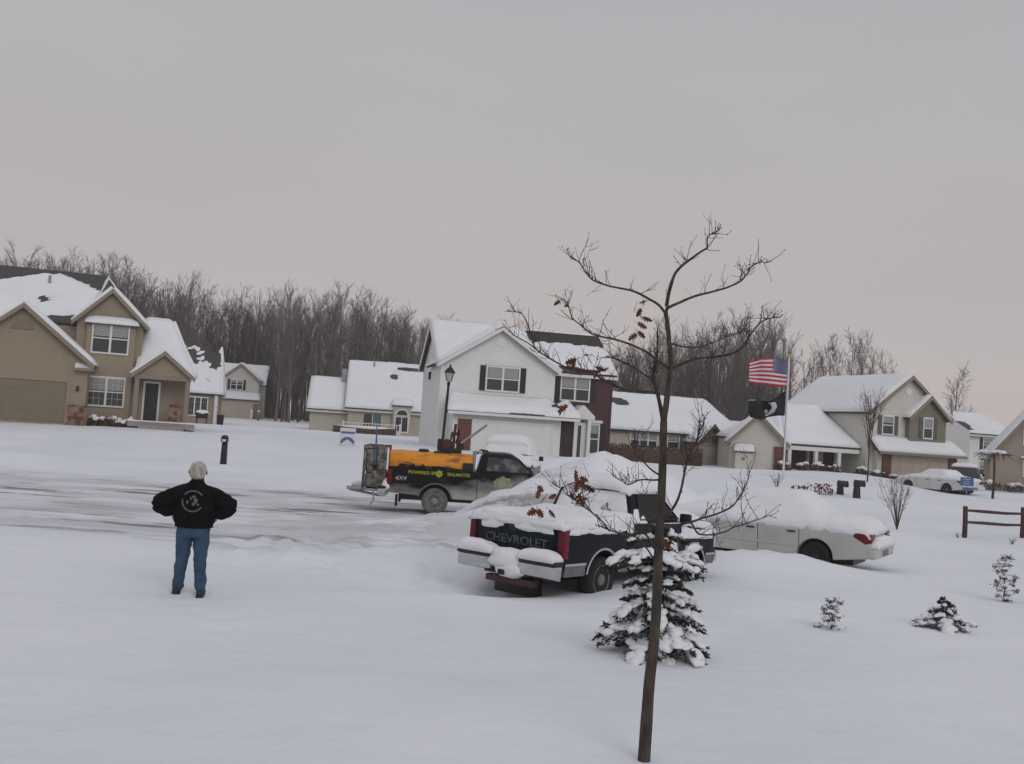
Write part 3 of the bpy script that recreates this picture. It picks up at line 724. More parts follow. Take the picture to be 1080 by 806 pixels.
# the white house with the brick wing
h = house('white_brick_house', 'white two-storey house with shuttered windows and a dark red brick right half', 'house', -4.24, 60.0, 1.2, 12)
wall_block(h, 'side_wall', WHITES, 0.0, 10.85, 0.75, 9.3, -1.2, 5.1, 7.75, axis='x')
wall_block(h, 'gable_wall', WHITES, -0.05, 7.05, 0.0, 4.5, -1.2, 5.05, 7.35)
wall_block(h, 'brick_wall', BRICK, 7.05, 10.9, 0.5, 0.75, -1.2, 5.1)
MB().box(10.85, 10.95, 0.45, 9.3, -1.2, 5.05).build('brick_side_wall', BRICK, h)
gable_roof(h, 0.0, 10.85, 0.6, 9.3, 5.1, 7.75, axis='x', seed=21, ov=0.3, trim=WTRIM, m=SHINGLE_B,
           bares=(lambda u, v: 1.25 - 3.4 * sstep(0.62, 0.82, v) * sstep(0.5, 0.62, u) - 2.6 * exp(-((v - 0.06) / 0.10) ** 2) * sstep(0.6, 0.68, u) * sstep(.98, .85, u), None))
gable_roof(h, -0.05, 7.05, 0.0, 5.0, 5.05, 7.35, seed=22, ov=0.3, trim=WTRIM, m=SHINGLE_B)
MB().prism([(3.5 + 0.3 * cos(pi * k / 6 + pi / 12), 6.55 + 0.3 * sin(pi * k / 6 + pi / 12)) for k in range(12)], -0.03, -0.003).build('gable_vent', WTRIM, h)
window(h, 3.75, 3.62, 1.95, 1.38, 0.0, 2, 0.5, shut=SHUT)
MB().box(2.65, 4.85, -0.09, -0.003, 5.13, 5.24).build('window_hood', WTRIM, h)
window(h, 8.5, 3.38, 1.75, 1.4, 0.5, 2, 0.5, shut=SHUT)
window(h, 9.75, 0.15, 0.85, 1.75, 0.5, 1, 0.35, shut=SHUT)
MB().box(9.1, 10.4, 0.38, 0.497, 2.03, 2.2).build('window_hood', WTRIM, h)
b = MB(); b.box(0.6, 7.15, -1.7, -0.003, -1.2, 2.15); b.build('garage_wall', WHITES, h)
garage_door(h, 1.85, 6.6, -0.5, 1.62, -1.7, GDOORW, WTRIM)
MB().box(0.9, 1.7, -1.78, -1.703, -1.2, 1.72).build('brick_pier', BRICKR, h)
MB().box(6.75, 8.1, -1.1, -0.7, -1.2, 1.95).build('brick_pier', BRICK, h)
door(h, 7.45, 8.0, -0.4, 1.75, -1.1, DARKDOOR, BRICK)
roof_plane(h, [(0.15, -2.15, 2.2), (8.25, -2.15, 2.2), (8.05, -0.06, 3.05), (0.5, -0.06, 3.05)], snow=0.30, seed=23, m=SHINGLE,
           bare=lambda u, v: 1.4 - 3.6 * exp(-((u - 0.64) / 0.13) ** 2 - ((v - 0.02) / 0.14) ** 2) - 2.6 * exp(-((u - 0.86) / 0.05) ** 2 - ((v - 0.75) / 0.25) ** 2) - 1.9 * exp(-((v - 0.0) / 0.03) ** 2) - 1.0 * exp(-((u - .9) / .05) ** 2 - ((v - .8) / .2) ** 2))
MB().box(0.2, 8.2, -2.22, -2.12, 2.0, 2.16).build('gutter', WTRIM, h)
b = MB(); b.box(8.1, 8.3, -1.3, -0.2, -1.2, 2.2); b.box(8.95, 9.15, -1.3, -0.2, -1.2, 2.2)
b.prism([(7.9, 2.2), (9.35, 2.2), (9.35, 2.4), (8.62, 3.05), (7.9, 2.4)], -1.35, 0.45); b.build('entry_surround', WTRIM, h)
MB().box(8.32, 8.93, -1.0, -0.5, -1.2, 2.18).build('entry_door', WTRIM, h)
MB().box(8.42, 8.62, -1.03, -1.003, -0.2, 1.8).build('sidelight', GLASS, h)
MB().prism([(8.62 + 0.3 * cos(pi * k / 8), 2.0 + 0.15 * sin(pi * k / 8)) for k in range(9)], -1.03, -1.003).build('fanlight', GLASS, h)
MB().box(-0.12, -0.004, 5.2, 5.6, 4.2, 4.7).build('wall_vent', SHUT, h)
MB().box(-0.1, 0.0, -0.03, 0.03, -1.2, 5.0).build('downpipe', WTRIM, h)

# ranch house between
h = house('ranch_house', 'long single-storey beige ranch house with snowy roof behind the brown hedge', 'house', 7.77, 74.0, 0.38, 26)
wall_block(h, 'wall', PALES, -4.0, 12.0, 0.3, 8.0, -0.8, 2.65)
roof_plane(h, [(-4.3, -0.1, 2.65), (12.6, -0.1, 2.65), (11.2, 4.1, 5.5), (-4.3, 4.1, 5.5)], snow=0.2, seed=31,
           bare=lambda u, v: 1.3 - 3.4 * exp(-((v - 0.78) / 0.12) ** 2) * exp(-((u - 0.42) / 0.06) ** 2))
roof_plane(h, [(12.6, -0.1, 2.65), (12.6, 8.4, 2.65), (11.2, 4.1, 5.5)], snow=0.2, seed=32)
roof_plane(h, [(12.6, 8.4, 2.65), (-4.3, 8.4, 2.65), (-4.3, 4.1, 5.5), (11.2, 4.1, 5.5)], snow=0.0)
window(h, 2.9, 1.45, 2.3, 1.05, 0.3, 3, 0.6); window(h, 5.6, 1.45, 1.0, 1.05, 0.3, 1, 0.5, shut=SHUTG)
MB().box(-1.2, 4.6, 0.18, 0.297, 1.2, 1.33).build('window_ledge', WTRIM, h)
wall_block(h, 'garage_wall', TAN, 6.7, 9.3, -1.4, 0.3, -0.8, 2.05)
MB().prism([(6.7, 2.06), (9.3, 2.06), (8.0, 3.3)], -1.38, 0.2).build('garage_gable', WORNWOOD, h)
gable_roof(h, 6.7, 9.3, -1.4, 2.2, 2.1, 3.35, seed=33, ov=0.25, snow=0.12, m=SHINGLE_B, trim=BRUSHM)
garage_door(h, 6.95, 8.75, 0.0, 1.75, -1.4, GDOORB)
MB().box(8.9, 9.4, -1.75, -1.403, -0.6, 1.95).build('brick_pillar', BRUSHM, h)
wall_block(h, 'far_wall', PALES, 12.0, 16.0, 2.0, 8.0, -0.8, 2.5)
gable_roof(h, 12.7, 16.0, 2.0, 8.0, 2.5, 3.7, axis='x', seed=34)
t = thing('clipped_hedge', 'long brown leafless hedge in front of the ranch house', 'hedge', (9.2, 71.0, gz(9.2, 71)), radians(20))
b = MB(); rr = random.Random(9)
for k in range(2600):
    p = Vector((rr.uniform(-2.6, 5.2), rr.uniform(-.5, .5), rr.uniform(0, 1.0) ** 0.8 * 1.25))
    d = Vector((rr.gauss(0, .5), rr.gauss(0, .5), rr.gauss(0.6, .6))).normalized() * 0.16; q = Vector((rr.gauss(0, 1), rr.gauss(0, 1), rr.gauss(0, 1))).normalized() * 0.035
    b.add([p - d, p + q, p + d, p - q], [(0, 1, 2, 3)])
b.build('foliage', BRUSHM, t)
MB().box(-2.55, 5.15, -.42, .42, 0, 1.0).build('stems', BRUSHM, t, bevel=.1)

# cream white house on the right with porch and sage dormer
h = house('porch_house', 'cream white two-storey house with columned porch and sage green gable beside the flagpole', 'house', 25.2, 70.0, 0.65, 22)
wall_block(h, 'block_wall', CREAMS, 0.0, 7.2, 0.0, 9.6, -0.9, 4.75, 7.4)
gable_roof(h, 0.0, 7.2, 0.0, 9.6, 4.75, 7.4, seed=41, ov=0.3, trim=TANTRIM)
MB().prism([(3.5 + 0.28 * cos(pi * k / 6 + pi / 12), 6.4 + 0.28 * sin(pi * k / 6 + pi / 12)) for k in range(12)], -0.03, -0.003).build('gable_vent', WTRIM, h)
wall_block(h, 'sage_wall', SAGE, 3.35, 6.75, -0.4, -0.003, 2.55, 4.6, 6.05)
gable_roof(h, 3.35, 6.75, -0.4, 1.6, 4.6, 6.05, seed=42, ov=0.28, trim=TANTRIM, snow=0.12)
window(h, 5.05, 3.2, 0.75, 1.35, -0.4, 1, 0.5, shut=SHUTG)
window(h, 1.75, 3.3, 0.9, 1.2, 0.0, 1, 0.4, shut=SHUTG)
wall_block(h, 'garage_wall', CREAMS, 0.6, 7.9, -0.4, -0.003, -0.9, 2.05)
roof_plane(h, [(0.2, -1.0, 2.02), (8.3, -1.0, 2.02), (7.7, -0.02, 2.95), (0.2, -0.02, 2.95)], snow=0.24, seed=43)
MB().box(0.25, 8.25, -1.08, -0.98, 1.86, 2.0).build('gutter', TANTRIM, h)
garage_door(h, 1.85, 7.0, -0.2, 1.85, -0.4, GDOORB)
for xx in (1.0, 7.1): MB().box(xx, xx + 0.75, -0.52, -0.403, -0.7, 1.83).build('brick_pier', BRICKR, h)
wall_block(h, 'porch_wall', CREAMS, -6.3, -0.003, 2.4, 9.0, -0.9, 2.4)
roof_plane(h, [(-6.5, 0.6, 2.15), (-0.02, 0.6, 2.15), (-0.02, 5.5, 5.0), (-3.5, 5.5, 5.0)], snow=0.24, seed=44)
roof_plane(h, [(-6.5, 9.2, 2.4), (-6.5, 0.6, 2.15), (-3.5, 5.5, 5.0)], snow=0.2, seed=45)
roof_plane(h, [(-0.02, 9.4, 2.4), (-6.5, 9.2, 2.4), (-3.5, 5.5, 5.0), (-0.02, 5.5, 5.0)], snow=0.0)
MB().box(-6.4, -0.1, 0.62, 0.85, 1.72, 2.0).build('porch_beam', WTRIM, h)
for xx in (-6.2, -3.95, -1.95): MB().box(xx, xx + 0.26, 0.64, 0.84, -0.6, 1.72).build('porch_column', WTRIM, h)
MB().box(-6.4, -0.1, 0.4, 2.4, -0.7, 0.0).build('porch_floor', CONC, h)
MB().box(-6.28, -3.4, 2.25, 2.397, -0.7, 1.9).build('brick_facing', BRICK, h)
window(h, -5.35, 0.5, 0.75, 1.15, 2.25, 1, 0.4)
door(h, -3.05, -2.45, 0.0, 1.85, 2.4, DARKDOOR, CREAMS)
door(h, -1.85, -0.85, 0.0, 1.95, 2.4, REDDOOR, CREAMS)
T7 = Matrix.Translation((25.2, 70, 0.65)) @ Matrix.Rotation(radians(22), 4, 'Z')
TW = T7.inverted() @ Matrix.Translation((15.4, 69.1, 0.55)) @ Matrix.Rotation(radians(-11), 4, 'Z')
n_before = set(h.children)
wall_block(h, 'wing_wall', CREAMS, 0.0, 3.7, 0.0, 6.5, -0.9, 2.2, 4.05)
gable_roof(h, 0.0, 3.7, 0.0, 6.0, 2.2, 4.05, seed=46, ov=0.28, trim=TANTRIM)
MB().box(2.95, 3.72, -0.15, -0.003, -0.7, 1.95).build('brick_facing', BRICKR, h)
b = MB(); b.box(0.35, 1.5, -0.65, -0.003, -0.9, 1.5); b.build('fireplace_bump', CREAMS, h)
roof_plane(h, [(0.22, -0.8, 1.5), (1.63, -0.8, 1.5), (1.63, -0.02, 1.9), (0.22, -0.02, 1.9)], t=0.08, snow=0.16, seed=47)
MB().box(0.8, 1.0, -0.69, -0.653, 0.9, 1.1).build('wall_vent', TANTRIM, h)
for c_ in set(h.children) - n_before: c_.matrix_basis = TW
spots = [(-6.9, 0.2, 0.75, 'left of the porch beside the brick corner'), (-5.6, -0.3, 0.65, 'in front of the small porch window'), (-4.4, -0.35, 0.62, 'under the middle porch column'), (-3.1, -0.4, 0.6, 'in front of the dark porch door'),
         (-0.6, -0.3, 0.65, 'right of the red front door'), (0.3, -0.9, 0.6, 'at the left brick pier of the garage'), (0.95, -1.5, 0.5, 'nearest the garage door')]
for k, (xx, yy, hh, lab) in enumerate(spots):
    p = T7 @ Vector((xx, yy, 0))
    snowy_bush(p.x, p.y, gz(p.x, p.y) - 0.05, 0.55, hh, 70 + k, 'snow-capped bush ' + lab + ' of the porch house', 'bushes along the porch house')

# white house beyond, and the beige one cut by the right edge
h = house('plain_white_house', 'plain white house with dark bare roof patches behind the porch house', 'house', 42.0, 95.0, 1.2, 20)
wall_block(h, 'wall', GREYS, -1.0, 2.0, -0.5, 8.0, -0.9, 4.0, 5.3, axis='y', xp=-0.9)
wall_block(h, 'side_wall', WHITES, 2.0, 7.6, 0.4, 8.0, -0.9, 3.75)
gable_roof(h, -1.0, 8.0, 0.4, 8.0, 3.85, 5.7, axis='x', seed=51, bare=lambda u, v: 1.0 - 2.8 * exp(-((u - 0.35) / 0.2) ** 2 - ((v - 0.35) / 0.3) ** 2), trim=GREYS)
MB().tube([(3.0, 3.0, 5.2), (3.0, 3.0, 6.6)], 0.14, 8).build('vent_pipe', STEEL, h)
window(h, 5.2, 2.2, 1.2, 1.2, 0.4, 1, 0.4, shut=SHUT); window(h, 5.0, -0.2, 1.6, 1.4, 0.4, 1, 0.4)

h = house('beige_house', 'beige gabled house cut off by the right edge of the picture', 'house', 34.9, 72.0, 0.1, -23)
wall_block(h, 'wall', BEIGE, -0.05, 6.6, 0, 9, -0.9, 2.75, 6.3, xp=2.75)
gable_roof(h, -0.05, 6.6, 0, 9, 2.75, 6.3, seed=55, xp=2.75, trim=TANTRIM, ov=0.35)
window(h, 2.5, 3.75, 0.8, 1.25, 0.0, 1, 0.3); window(h, 2.65, 1.5, 1.0, 1.0, 0.0, 2, 0.3)
MB().box(1.9, 3.5, -0.35, -0.06, 2.75, 2.9).build('window_hood', ROOFSNOW, h, bevel=0.03)
T9 = Matrix.Translation((34.9, 72, 0.1)) @ Matrix.Rotation(radians(-23), 4, 'Z')
for k, (xx, lab) in enumerate(((0.0, 'left of the snow-topped weeping tree'), (1.5, 'right behind the snow-topped weeping tree'), (2.9, 'below the ground floor window'))):
    p = T9 @ Vector((xx, -1.0, 0)); snowy_bush(p.x, p.y, gz(p.x, p.y), 0.7, 0.75, 90 + k, 'snowy grey-brown bush ' + lab + ' at the beige house', 'bushes along the beige house')

# ------------------------------------------------------------------ vehicles (local x forward from the tail, y left, z up)
def arch(xc, r, zc, zb):
    a0 = math.asin((zb - zc) / r)
    return [(xc - r * cos(a0 + (pi - 2 * a0) * k / 12), zc + r * sin(a0 + (pi - 2 * a0) * k / 12)) for k in range(13)]

def wheel(root, x, y, r, w, rim_m, name='wheel', tyre=None):
    s = 1 if y > 0 else -1
    prof = [(r * .62, -w / 2 + .02), (r * .66, -w / 2), (r * .90, -w / 2), (r * .98, -w * .36), (r, -w * .18), (r, w * .18), (r * .98, w * .36), (r * .90, w / 2), (r * .66, w / 2), (r * .62, w / 2 - .02)]
    n = 28; b = MB(); rings = [[(x + p * cos(2 * pi * k / n), y + q, r + p * sin(2 * pi * k / n)) for k in range(n)] for p, q in prof]
    b.loft(rings, True); o = b.build(name, tyre or RUBBER, root, smooth=False)
    b = MB(); ye = y + s * (w / 2 - .015)
    prof = [(r * .64, ye - s * .03), (r * .62, ye + s * .005), (r * .56, ye), (r * .50, ye - s * .045), (r * .30, ye - s * .035), (r * .22, ye + s * .01), (r * .10, ye + s * .02), (0.004, ye + s * .02)]
    b.loft([[(x + p * cos(2 * pi * k / n), q, r + p * sin(2 * pi * k / n)) for k in range(n)] for p, q in prof], True)
    for k in range(8):
        a = 2 * pi * k / 8; b.disc((x + r * .40 * cos(a), 0, r + r * .40 * sin(a)), 0.002, r * .065, ye - s * .036, ye - s * .022, 8)
    b.build('rim', rim_m, o)
    return o

def snow_cap(root, name, x0, x1, y0, y1, zf, t, seed=0, pw=3.0, nx=22, ny=16, amp=0.22, mat_=None, drop=0.0):
    """a heaped blanket lying over zf(x, y), rounded off at its rim"""
    vs = []; fs = []
    for j in range(ny + 1):
        for i in range(nx + 1):
            u, v = i / nx * 2 - 1, j / ny * 2 - 1
            u = math.copysign(abs(u) ** 0.8, u); v = math.copysign(abs(v) ** 0.8, v)
            x, y = (x0 + x1) / 2 + u * (x1 - x0) / 2, (y0 + y1) / 2 + v * (y1 - y0) / 2
            e_ = max(0, 1 - max(abs(u), abs(v)) ** pw * (0.75) - 0.25 * (abs(u) * abs(v)) ** pw) ** 0.55
            nn = noise.noise(Vector((x * 1.5 + seed, y * 1.5, seed * .7))) + .5 * noise.noise(Vector((x * 4 + seed, y * 4, 0))) + .35 * noise.noise(Vector((x * 9, y * 9 + seed, 3)))
            ed = drop * (0.6 + 1.2 * noise.noise(Vector((x * 3 + seed, y * 3, 2)))) if max(abs(u), abs(v)) > 0.96 else 0
            ed = max(0, ed) if max(abs(u), abs(v)) > .96 else 0
            x += (0.03 + 0.03 * noise.noise(Vector((y * 5, seed, 1)))) * (1 if u > .96 else (-1 if u < -.96 else 0)) * (drop > 0)
            y += (0.02 + 0.02 * noise.noise(Vector((x * 5, seed, 1)))) * (1 if v > .96 else (-1 if v < -.96 else 0)) * (drop > 0)
            vs.append((x, y, zf(x, y) + t * e_ * (1 + amp * nn) + 0.004 - ed))
    for j in range(ny):
        for i in range(nx):
            a = j * (nx + 1) + i; fs.append((a, a + 1, a + nx + 2, a + nx + 1))
    W1 = nx + 1; rim = [i for i in range(W1)] + [j * W1 + nx for j in range(1, ny + 1)] + [ny * W1 + i for i in range(nx - 1, -1, -1)] + [j * W1 for j in range(ny - 1, 0, -1)]
    n0 = len(vs)
    for k in rim:
        p = vs[k]; vs.append((x0 + x1 - (x0 + x1 - p[0]) if False else p[0] * .97 + (x0 + x1) / 2 * .03, p[1] * .97 + (y0 + y1) / 2 * .03, min(p[2] - .012, zf(min(max(p[0], x0), x1), min(max(p[1], y0), y1)) - drop * .4 - .01)))
    for a in range(len(rim)): c = (a + 1) % len(rim); fs.append((rim[a], n0 + a, n0 + c, rim[c]))
    fs.append(tuple(n0 + k for k in range(len(rim))))
    b = MB(); b.add(vs, fs); return b.build(name, mat_ or CARSNOW, root, smooth=True)

def pickup(root, paint, BL, low=None, rim=STEEL, winter=True, sideglass=CARGLASS, rearglass=CARGLASS, tyre=None):
    xr = BL * 0.5 + 0.13; xf = BL + 2.12; L = BL + 3.02; hw = 0.955
    prof = [(0.02, .60), (0.02, .56), (xr - .5, .52)] + arch(xr, .47, .40, .50) + [(xr + .52, .47), (xf - .52, .47)] + arch(xf, .47, .40, .50) + \
           [(L - .06, .55), (L, .62), (L, 1.02), (L - .06, 1.10), (L - .5, 1.17), (BL + 1.75, 1.25), (BL + .02, 1.28), (BL - .02, 1.30), (0.0, 1.30)]
    MB().prism(prof, -hw, hw).build('body', paint, root, bevel=0.035)
    MB().box(.35, L - .25, -.60, .60, .36, .98).build('chassis', BLACKM, root)
    # cab
    def yz(z): return .905 - (z - 1.25) * .32
    c0, c1 = BL + .03, BL + 1.74
    rings = []
    for z, xa, xb, k in ((1.20, c0, c1 + .02, 0), (1.27, c0, c1, 0), (1.76, c0 + .12, c1 - .56, 0), (1.84, c0 + .17, c1 - .68, .05), (1.87, c0 + .27, c1 - .8, .14)):
        y = yz(z) - k
        rings.append([(xa, -y, z), (xb - .10, -y, z), (xb, -y + .12, z), (xb, y - .12, z), (xb - .10, y, z), (xa, y, z)])
    MB().loft(rings).build('cab', paint, root, bevel=0.03, angle=20)
    for s in (-1, 1):
        f = MB().add([(c0 + .26, s * (yz(1.33) + .008), 1.33), (c1 - .14, s * (yz(1.33) + .008), 1.33), (c1 - .60, s * (yz(1.73) + .008), 1.73), (c0 + .30, s * (yz(1.73) + .008), 1.73)], [(0, 1, 2, 3)])
        f.build('side_window', sideglass, root)
        b = MB(); b.tube([(c0 + .26, s * (yz(1.33) + .012), 1.33), (c1 - .14, s * (yz(1.33) + .012), 1.33), (c1 - .60, s * (yz(1.73) + .012), 1.73), (c0 + .30, s * (yz(1.73) + .012), 1.73), (c0 + .26, s * (yz(1.33) + .012), 1.33)], .016, 6)
        b.build('window_seal', PLASTIC, root)
        b = MB(); xd = BL + .06
        b.tube([(xd, s * (hw + .002), .52), (xd, s * (hw + .002), 1.22), (xd + .03, s * (yz(1.3) + .004), 1.3)], .008, 5)
        b.tube([(BL + 1.45, s * (hw + .002), .52), (BL + 1.45, s * (hw + .002), 1.16)], .008, 5).build('door_gap', PLASTIC, root)
        MB().box(xd + .08, xd + .26, s * hw - .012, s * hw + .028, 1.03, 1.08).build('door_handle', PLASTIC, root, bevel=.01)
        ya, yb = sorted((s * .95, s * 1.17)); MB().box(c1 - .20, c1 - .12, ya, yb, 1.27, 1.44).build('mirror', PLASTIC, root, bevel=.03)
        for xc in (xr, xf):
            a = arch(xc, .485, .40, .50); b = MB(); b.tube([(x, s * (hw + .004), z) for x, z in a], .022, 6); b.build('arch_trim', CHROME if low else GREYLOW, root)
            wheel(root, xc, s * .83, .38, .25, rim, tyre=tyre)
        ya, yb = sorted((s * .845, s * (hw + .010)))
        MB().box(-.014, .12, ya, yb, .75, 1.22).build('taillight', REDLENS, root, bevel=.012)
        if low:
            ya, yb = sorted((s * .9, s * (hw + .006)))
            b = MB()
            for xa, xb in ((.06, xr - .52), (xr + .52, xf - .52), (xf + .50, L - .08)): b.box(xa, xb, ya, yb, .48, .64)
            b.build('rocker_panel', low, root, bevel=.01)
            for xa, xb in ((.06, xr - .50), (xr + .50, xf - .50), (xf + .50, L - .06)): MB().box(xa, xb, s * hw - .01, s * hw + .018, .645, .685).build('side_moulding', CHROME, root)
        ya, yb = sorted((s * .62, s * (hw + .004)))
        MB().box(L - .10, L + .012, ya, yb, .78, 1.0).build('headlight', CLEARLENS, root, bevel=.02)
    MB().add([(c0 - .008, -.66, 1.34), (c0 - .008, .66, 1.34), (c0 + .092, .58, 1.72), (c0 + .092, -.58, 1.72)], [(0, 1, 2, 3)]).build('rear_window', rearglass, root)
    MB().add([(c1 - .03, -.76, 1.30), (c1 - .03, .76, 1.30), (c1 - .52, .66, 1.74), (c1 - .52, -.66, 1.74)], [(0, 1, 2, 3)]).build('windscreen', CARGLASS, root)
    MB().box(c0 + .13, c0 + .26, -.22, .22, 1.80, 1.872).build('brake_light', RUST, root, bevel=.015)
    t = MB().box(-.016, .01, -.775, .775, .76, 1.275).build('tailgate', paint, root, bevel=.012)
    MB().box(-.03, -.014, -.13, .13, 1.10, 1.20).build('handle', PLASTIC, t, bevel=.008)
    MB().box(L, L + .12, -.93, .93, .50, .72).build('front_bumper', CHROME, root, bevel=.04)
    MB().box(L - .02, L + .02, -.60, .60, .76, 1.02).build('grille', PLASTIC, root, bevel=.01)
    b = MB()
    for y0, y1 in ((-.97, -.28), (.28, .97)): b.prism([(-.26, .47), (-.05, .42), (-.02, .652), (-.26, .652)], y0, y1)
    b.prism([(-.22, .54), (-.05, .54), (-.02, .66), (-.22, .66)], -.28, .28)
    b.build('rear_bumper', CHROME, root, bevel=.02)
    for y0, y1 in ((-.985, -.30), (.30, .985)): MB().box(-.278, -.02, y0, y1, .655, .728).build('bumper_pad', PLASTIC, root, bevel=.012)
    MB().tube([(-.15, -.45, .44), (-.15, .45, .44)], .04, 6).box(-.34, -.05, -.05, .05, .42, .50).build('tow_hitch', BLACKM, root)
    if not low:
        for y0, y1 in ((-.92, -.62), (.62, .92)): MB().box(.25, .31, y0, y1, .18, .50).build('mud_flap', RUBBER, root)
    return L, xr, xf, c0, c1

# ---- the snowed-in dark blue pickup
yaw = atan2(.777, .63)
p = thing('pickup_truck', 'dark navy pickup with snow-filled bed and snow on its bumper, parked in the drive', 'pickup truck', (0.215, 16.0, -0.17), rot=(0, radians(0.9), yaw))
L, xr, xf, c0, c1 = pickup(p, NAVY, 2.0, low=GREYLOW, rim=GREYLOW, rearglass=FROSTGLASS)
text_part('tailgate_lettering', 'CHEVROLET', 0.19, LETTER, p, (-0.022, -.02, 0.95), (pi / 2, 0, -pi / 2), 0.004, 1.2)
snow_cap(p, 'bed_snow', -.045, 2.08, -.975, .975, lambda x, y: 1.255 + .08 * exp(-((x - 2.0) / .5) ** 2), .14, 1, drop=.10, pw=6, nx=34, ny=30, amp=.22)
snow_cap(p, 'roof_snow_cap', c0 + .06, c1 - .54, -.78, .78, lambda x, y: 1.80 + .05 * (abs(y) < .6), .20, 2, drop=.06, pw=5)
snow_cap(p, 'bonnet_snow', c1 - .05, L - .02, -.96, .96, lambda x, y: 1.225 - .16 * max(0, (x - c1) / (L - c1)) ** 1.6, .24, 3, drop=.06, pw=5)
def wsz(x, y): return 1.30 + (c1 - .03 - x) / .49 * .44
snow_cap(p, 'windscreen_snow', c1 - .60, c1 + .06, -.78, .78, wsz, .14, 4)
for y0, y1, sd in ((-.985, -.26, 5), (.26, .985, 6)):
    snow_cap(p, 'bumper_snow', -.30, -.02, y0, y1, lambda x, y: .72, .19, sd, ny=14, nx=12, pw=2.6, amp=.2)
b = MB(); b.blob((-.15, -.02, .66), (.15, .42, .20), .35, 3, 4).blob((-.17, -.10, .50), (.13, .30, .14), .3, 3, 5); b.build('bumper_middle_snow', CARSNOW, p, smooth=True)
def plaster(name, pts, seed, thick=.03):
    # snow blown flat against a panel: a ragged patch over the quad pts
    q = [Vector(v) for v in pts]; nn = (q[1] - q[0]).cross(q[2] - q[0]).normalized(); vs = []; fs = []; N = 18
    for j in range(N + 1):
        for i in range(N + 1):
            u, v = i / N, j / N; P_ = (q[0] * (1 - u) + q[1] * u) * (1 - v) + (q[3] * (1 - u) + q[2] * u) * v
            e_ = min(u, 1 - u, v, 1 - v) * 6
            k = min(1, e_) - .35 + 1.3 * noise.noise(P_ * 3.1 + Vector((seed, 0, 0))) + .6 * noise.noise(P_ * 9 + Vector((0, seed, 0)))
            vs.append(P_ + nn * (thick * max(-.6, min(1, k))))
    for j in range(N):
        for i in range(N): a = j * (N + 1) + i; fs.append((a, a + 1, a + N + 2, a + N + 1))
    return MB().add(vs, fs).build(name, CARSNOW, p, smooth=True)
plaster('plastered_snow', [(-.022, .74, 1.09), (-.022, -.76, 1.12), (-.03, -.76, 1.38), (-.03, .74, 1.38)], 41, .028)
plaster('plastered_snow', [(.0, -.962, 1.12), (2.0, -.962, 1.12), (2.0, -.965, 1.38), (.0, -.965, 1.38)], 47, .03)
plaster('plastered_snow', [(c0 - .02, .80, 1.27), (c0 - .02, -.82, 1.27), (c0 + .10, -.66, 1.78), (c0 + .10, .66, 1.78)], 3)
plaster('plastered_snow', [(c0 + .0, -.925, 1.22), (c0 + .55, -.925, 1.22), (c0 + .5, -.80, 1.55), (c0 + .1, -.80, 1.55)], 11, .025)
plaster('plastered_snow', [(c0 + .5, -.958, .72), (c0 + 1.55, -.958, .72), (c0 + 1.55, -.94, 1.27), (c0 + .5, -.94, 1.27)], 23, .03)
plaster('plastered_snow', [(c0 + 1.6, -.960, .95), (L - .1, -.960, .95), (L - .15, -.95, 1.12), (c0 + 1.6, -.95, 1.2)], 31, .03)
b = MB(); b.blob((xf + .02, -.95, .80), (.30, .05, .10), .4, 2, 13).blob((xf, -.98, .38), (.12, .02, .17), .5, 2, 14); b.build('wheel_snow', CARSNOW, p, smooth=True)
MB().box(-.20, -.06, -.55, .40, .28, .38).build('hitch_bar', RUST, p, bevel=.01)
MB().box(.1, .35, -.35, .45, .08, .42).build('rear_axle', BLACKM, p, bevel=.02)

# ---- the black work truck with the orange tank
p = thing('work_truck', 'black work pickup carrying an orange tank and a rusty engine in the plowed street', 'pickup truck', (-3.40, 29.42, -0.05), rot=(0, 0, radians(2.5)))
L, xr, xf, c0, c1 = pickup(p, BLACKSALT, 2.5, sideglass=SIDEGLASS, rim=SALTRIM, tyre=SALTRUBBER)
b = MB(); rings = []
for x, k in ((-.02, .86), (.0, .95), (.05, 1), (2.36, 1), (2.41, .95), (2.44, .82)):
    rings.append([(x, .80 * k * math.copysign(abs(cos(a)) ** .6, cos(a)), 1.36 + .40 * k * math.copysign(abs(sin(a)) ** .6, sin(a))) for a in [2 * pi * q / 28 for q in range(28)]])
b.loft(rings); tank = b.build('tank', ORANGE, p, smooth=True)
b = MB(); b.lathe([(.16, 0), (.16, .05), (.12, .09), (.02, .1)], (.95, -.25, 1.74), 14).box(1.25, 1.75, -.45, -.40, 1.72, 1.80); b.build('tank_hatch', PLASTIC, tank)
b = MB(); rg = random.Random(8)
for k in range(16): xg = rg.uniform(.2, 2.35); zg = rg.uniform(1.22, 1.36); b.blob((xg, -.80, zg), (rg.uniform(.05, .16), .05, rg.uniform(.03, .08)), .5, 1, k)
b.tube([(.3, -.83, 1.38), (.8, -.85, 1.33), (1.5, -.84, 1.36), (2.2, -.84, 1.30)], .022, 6).box(2.12, 2.42, -.86, -.74, 1.30, 1.52)
b.build('hose_and_fittings', PLASTIC, p)
e_ = MB(); e_.box(1.45, 2.05, -.25, .3, 1.76, 1.90).build('engine_base', PLASTIC, p, bevel=.02)
e_ = MB().box(1.50, 1.84, -.20, .2, 1.90, 2.10).disc((1.6, -.1, 2.02), .01, .15, -.16, -.06, 14).box(1.88, 2.12, -.1, .25, 1.88, 2.06)
e_.build('engine', RUST, p, bevel=.02)
b = MB(); b.lathe([(.06, 0), (.075, .05), (.075, .33), (.05, .36)], (1.40, -.2, 1.80), 10); b.build('canister', PLASTIC, p)
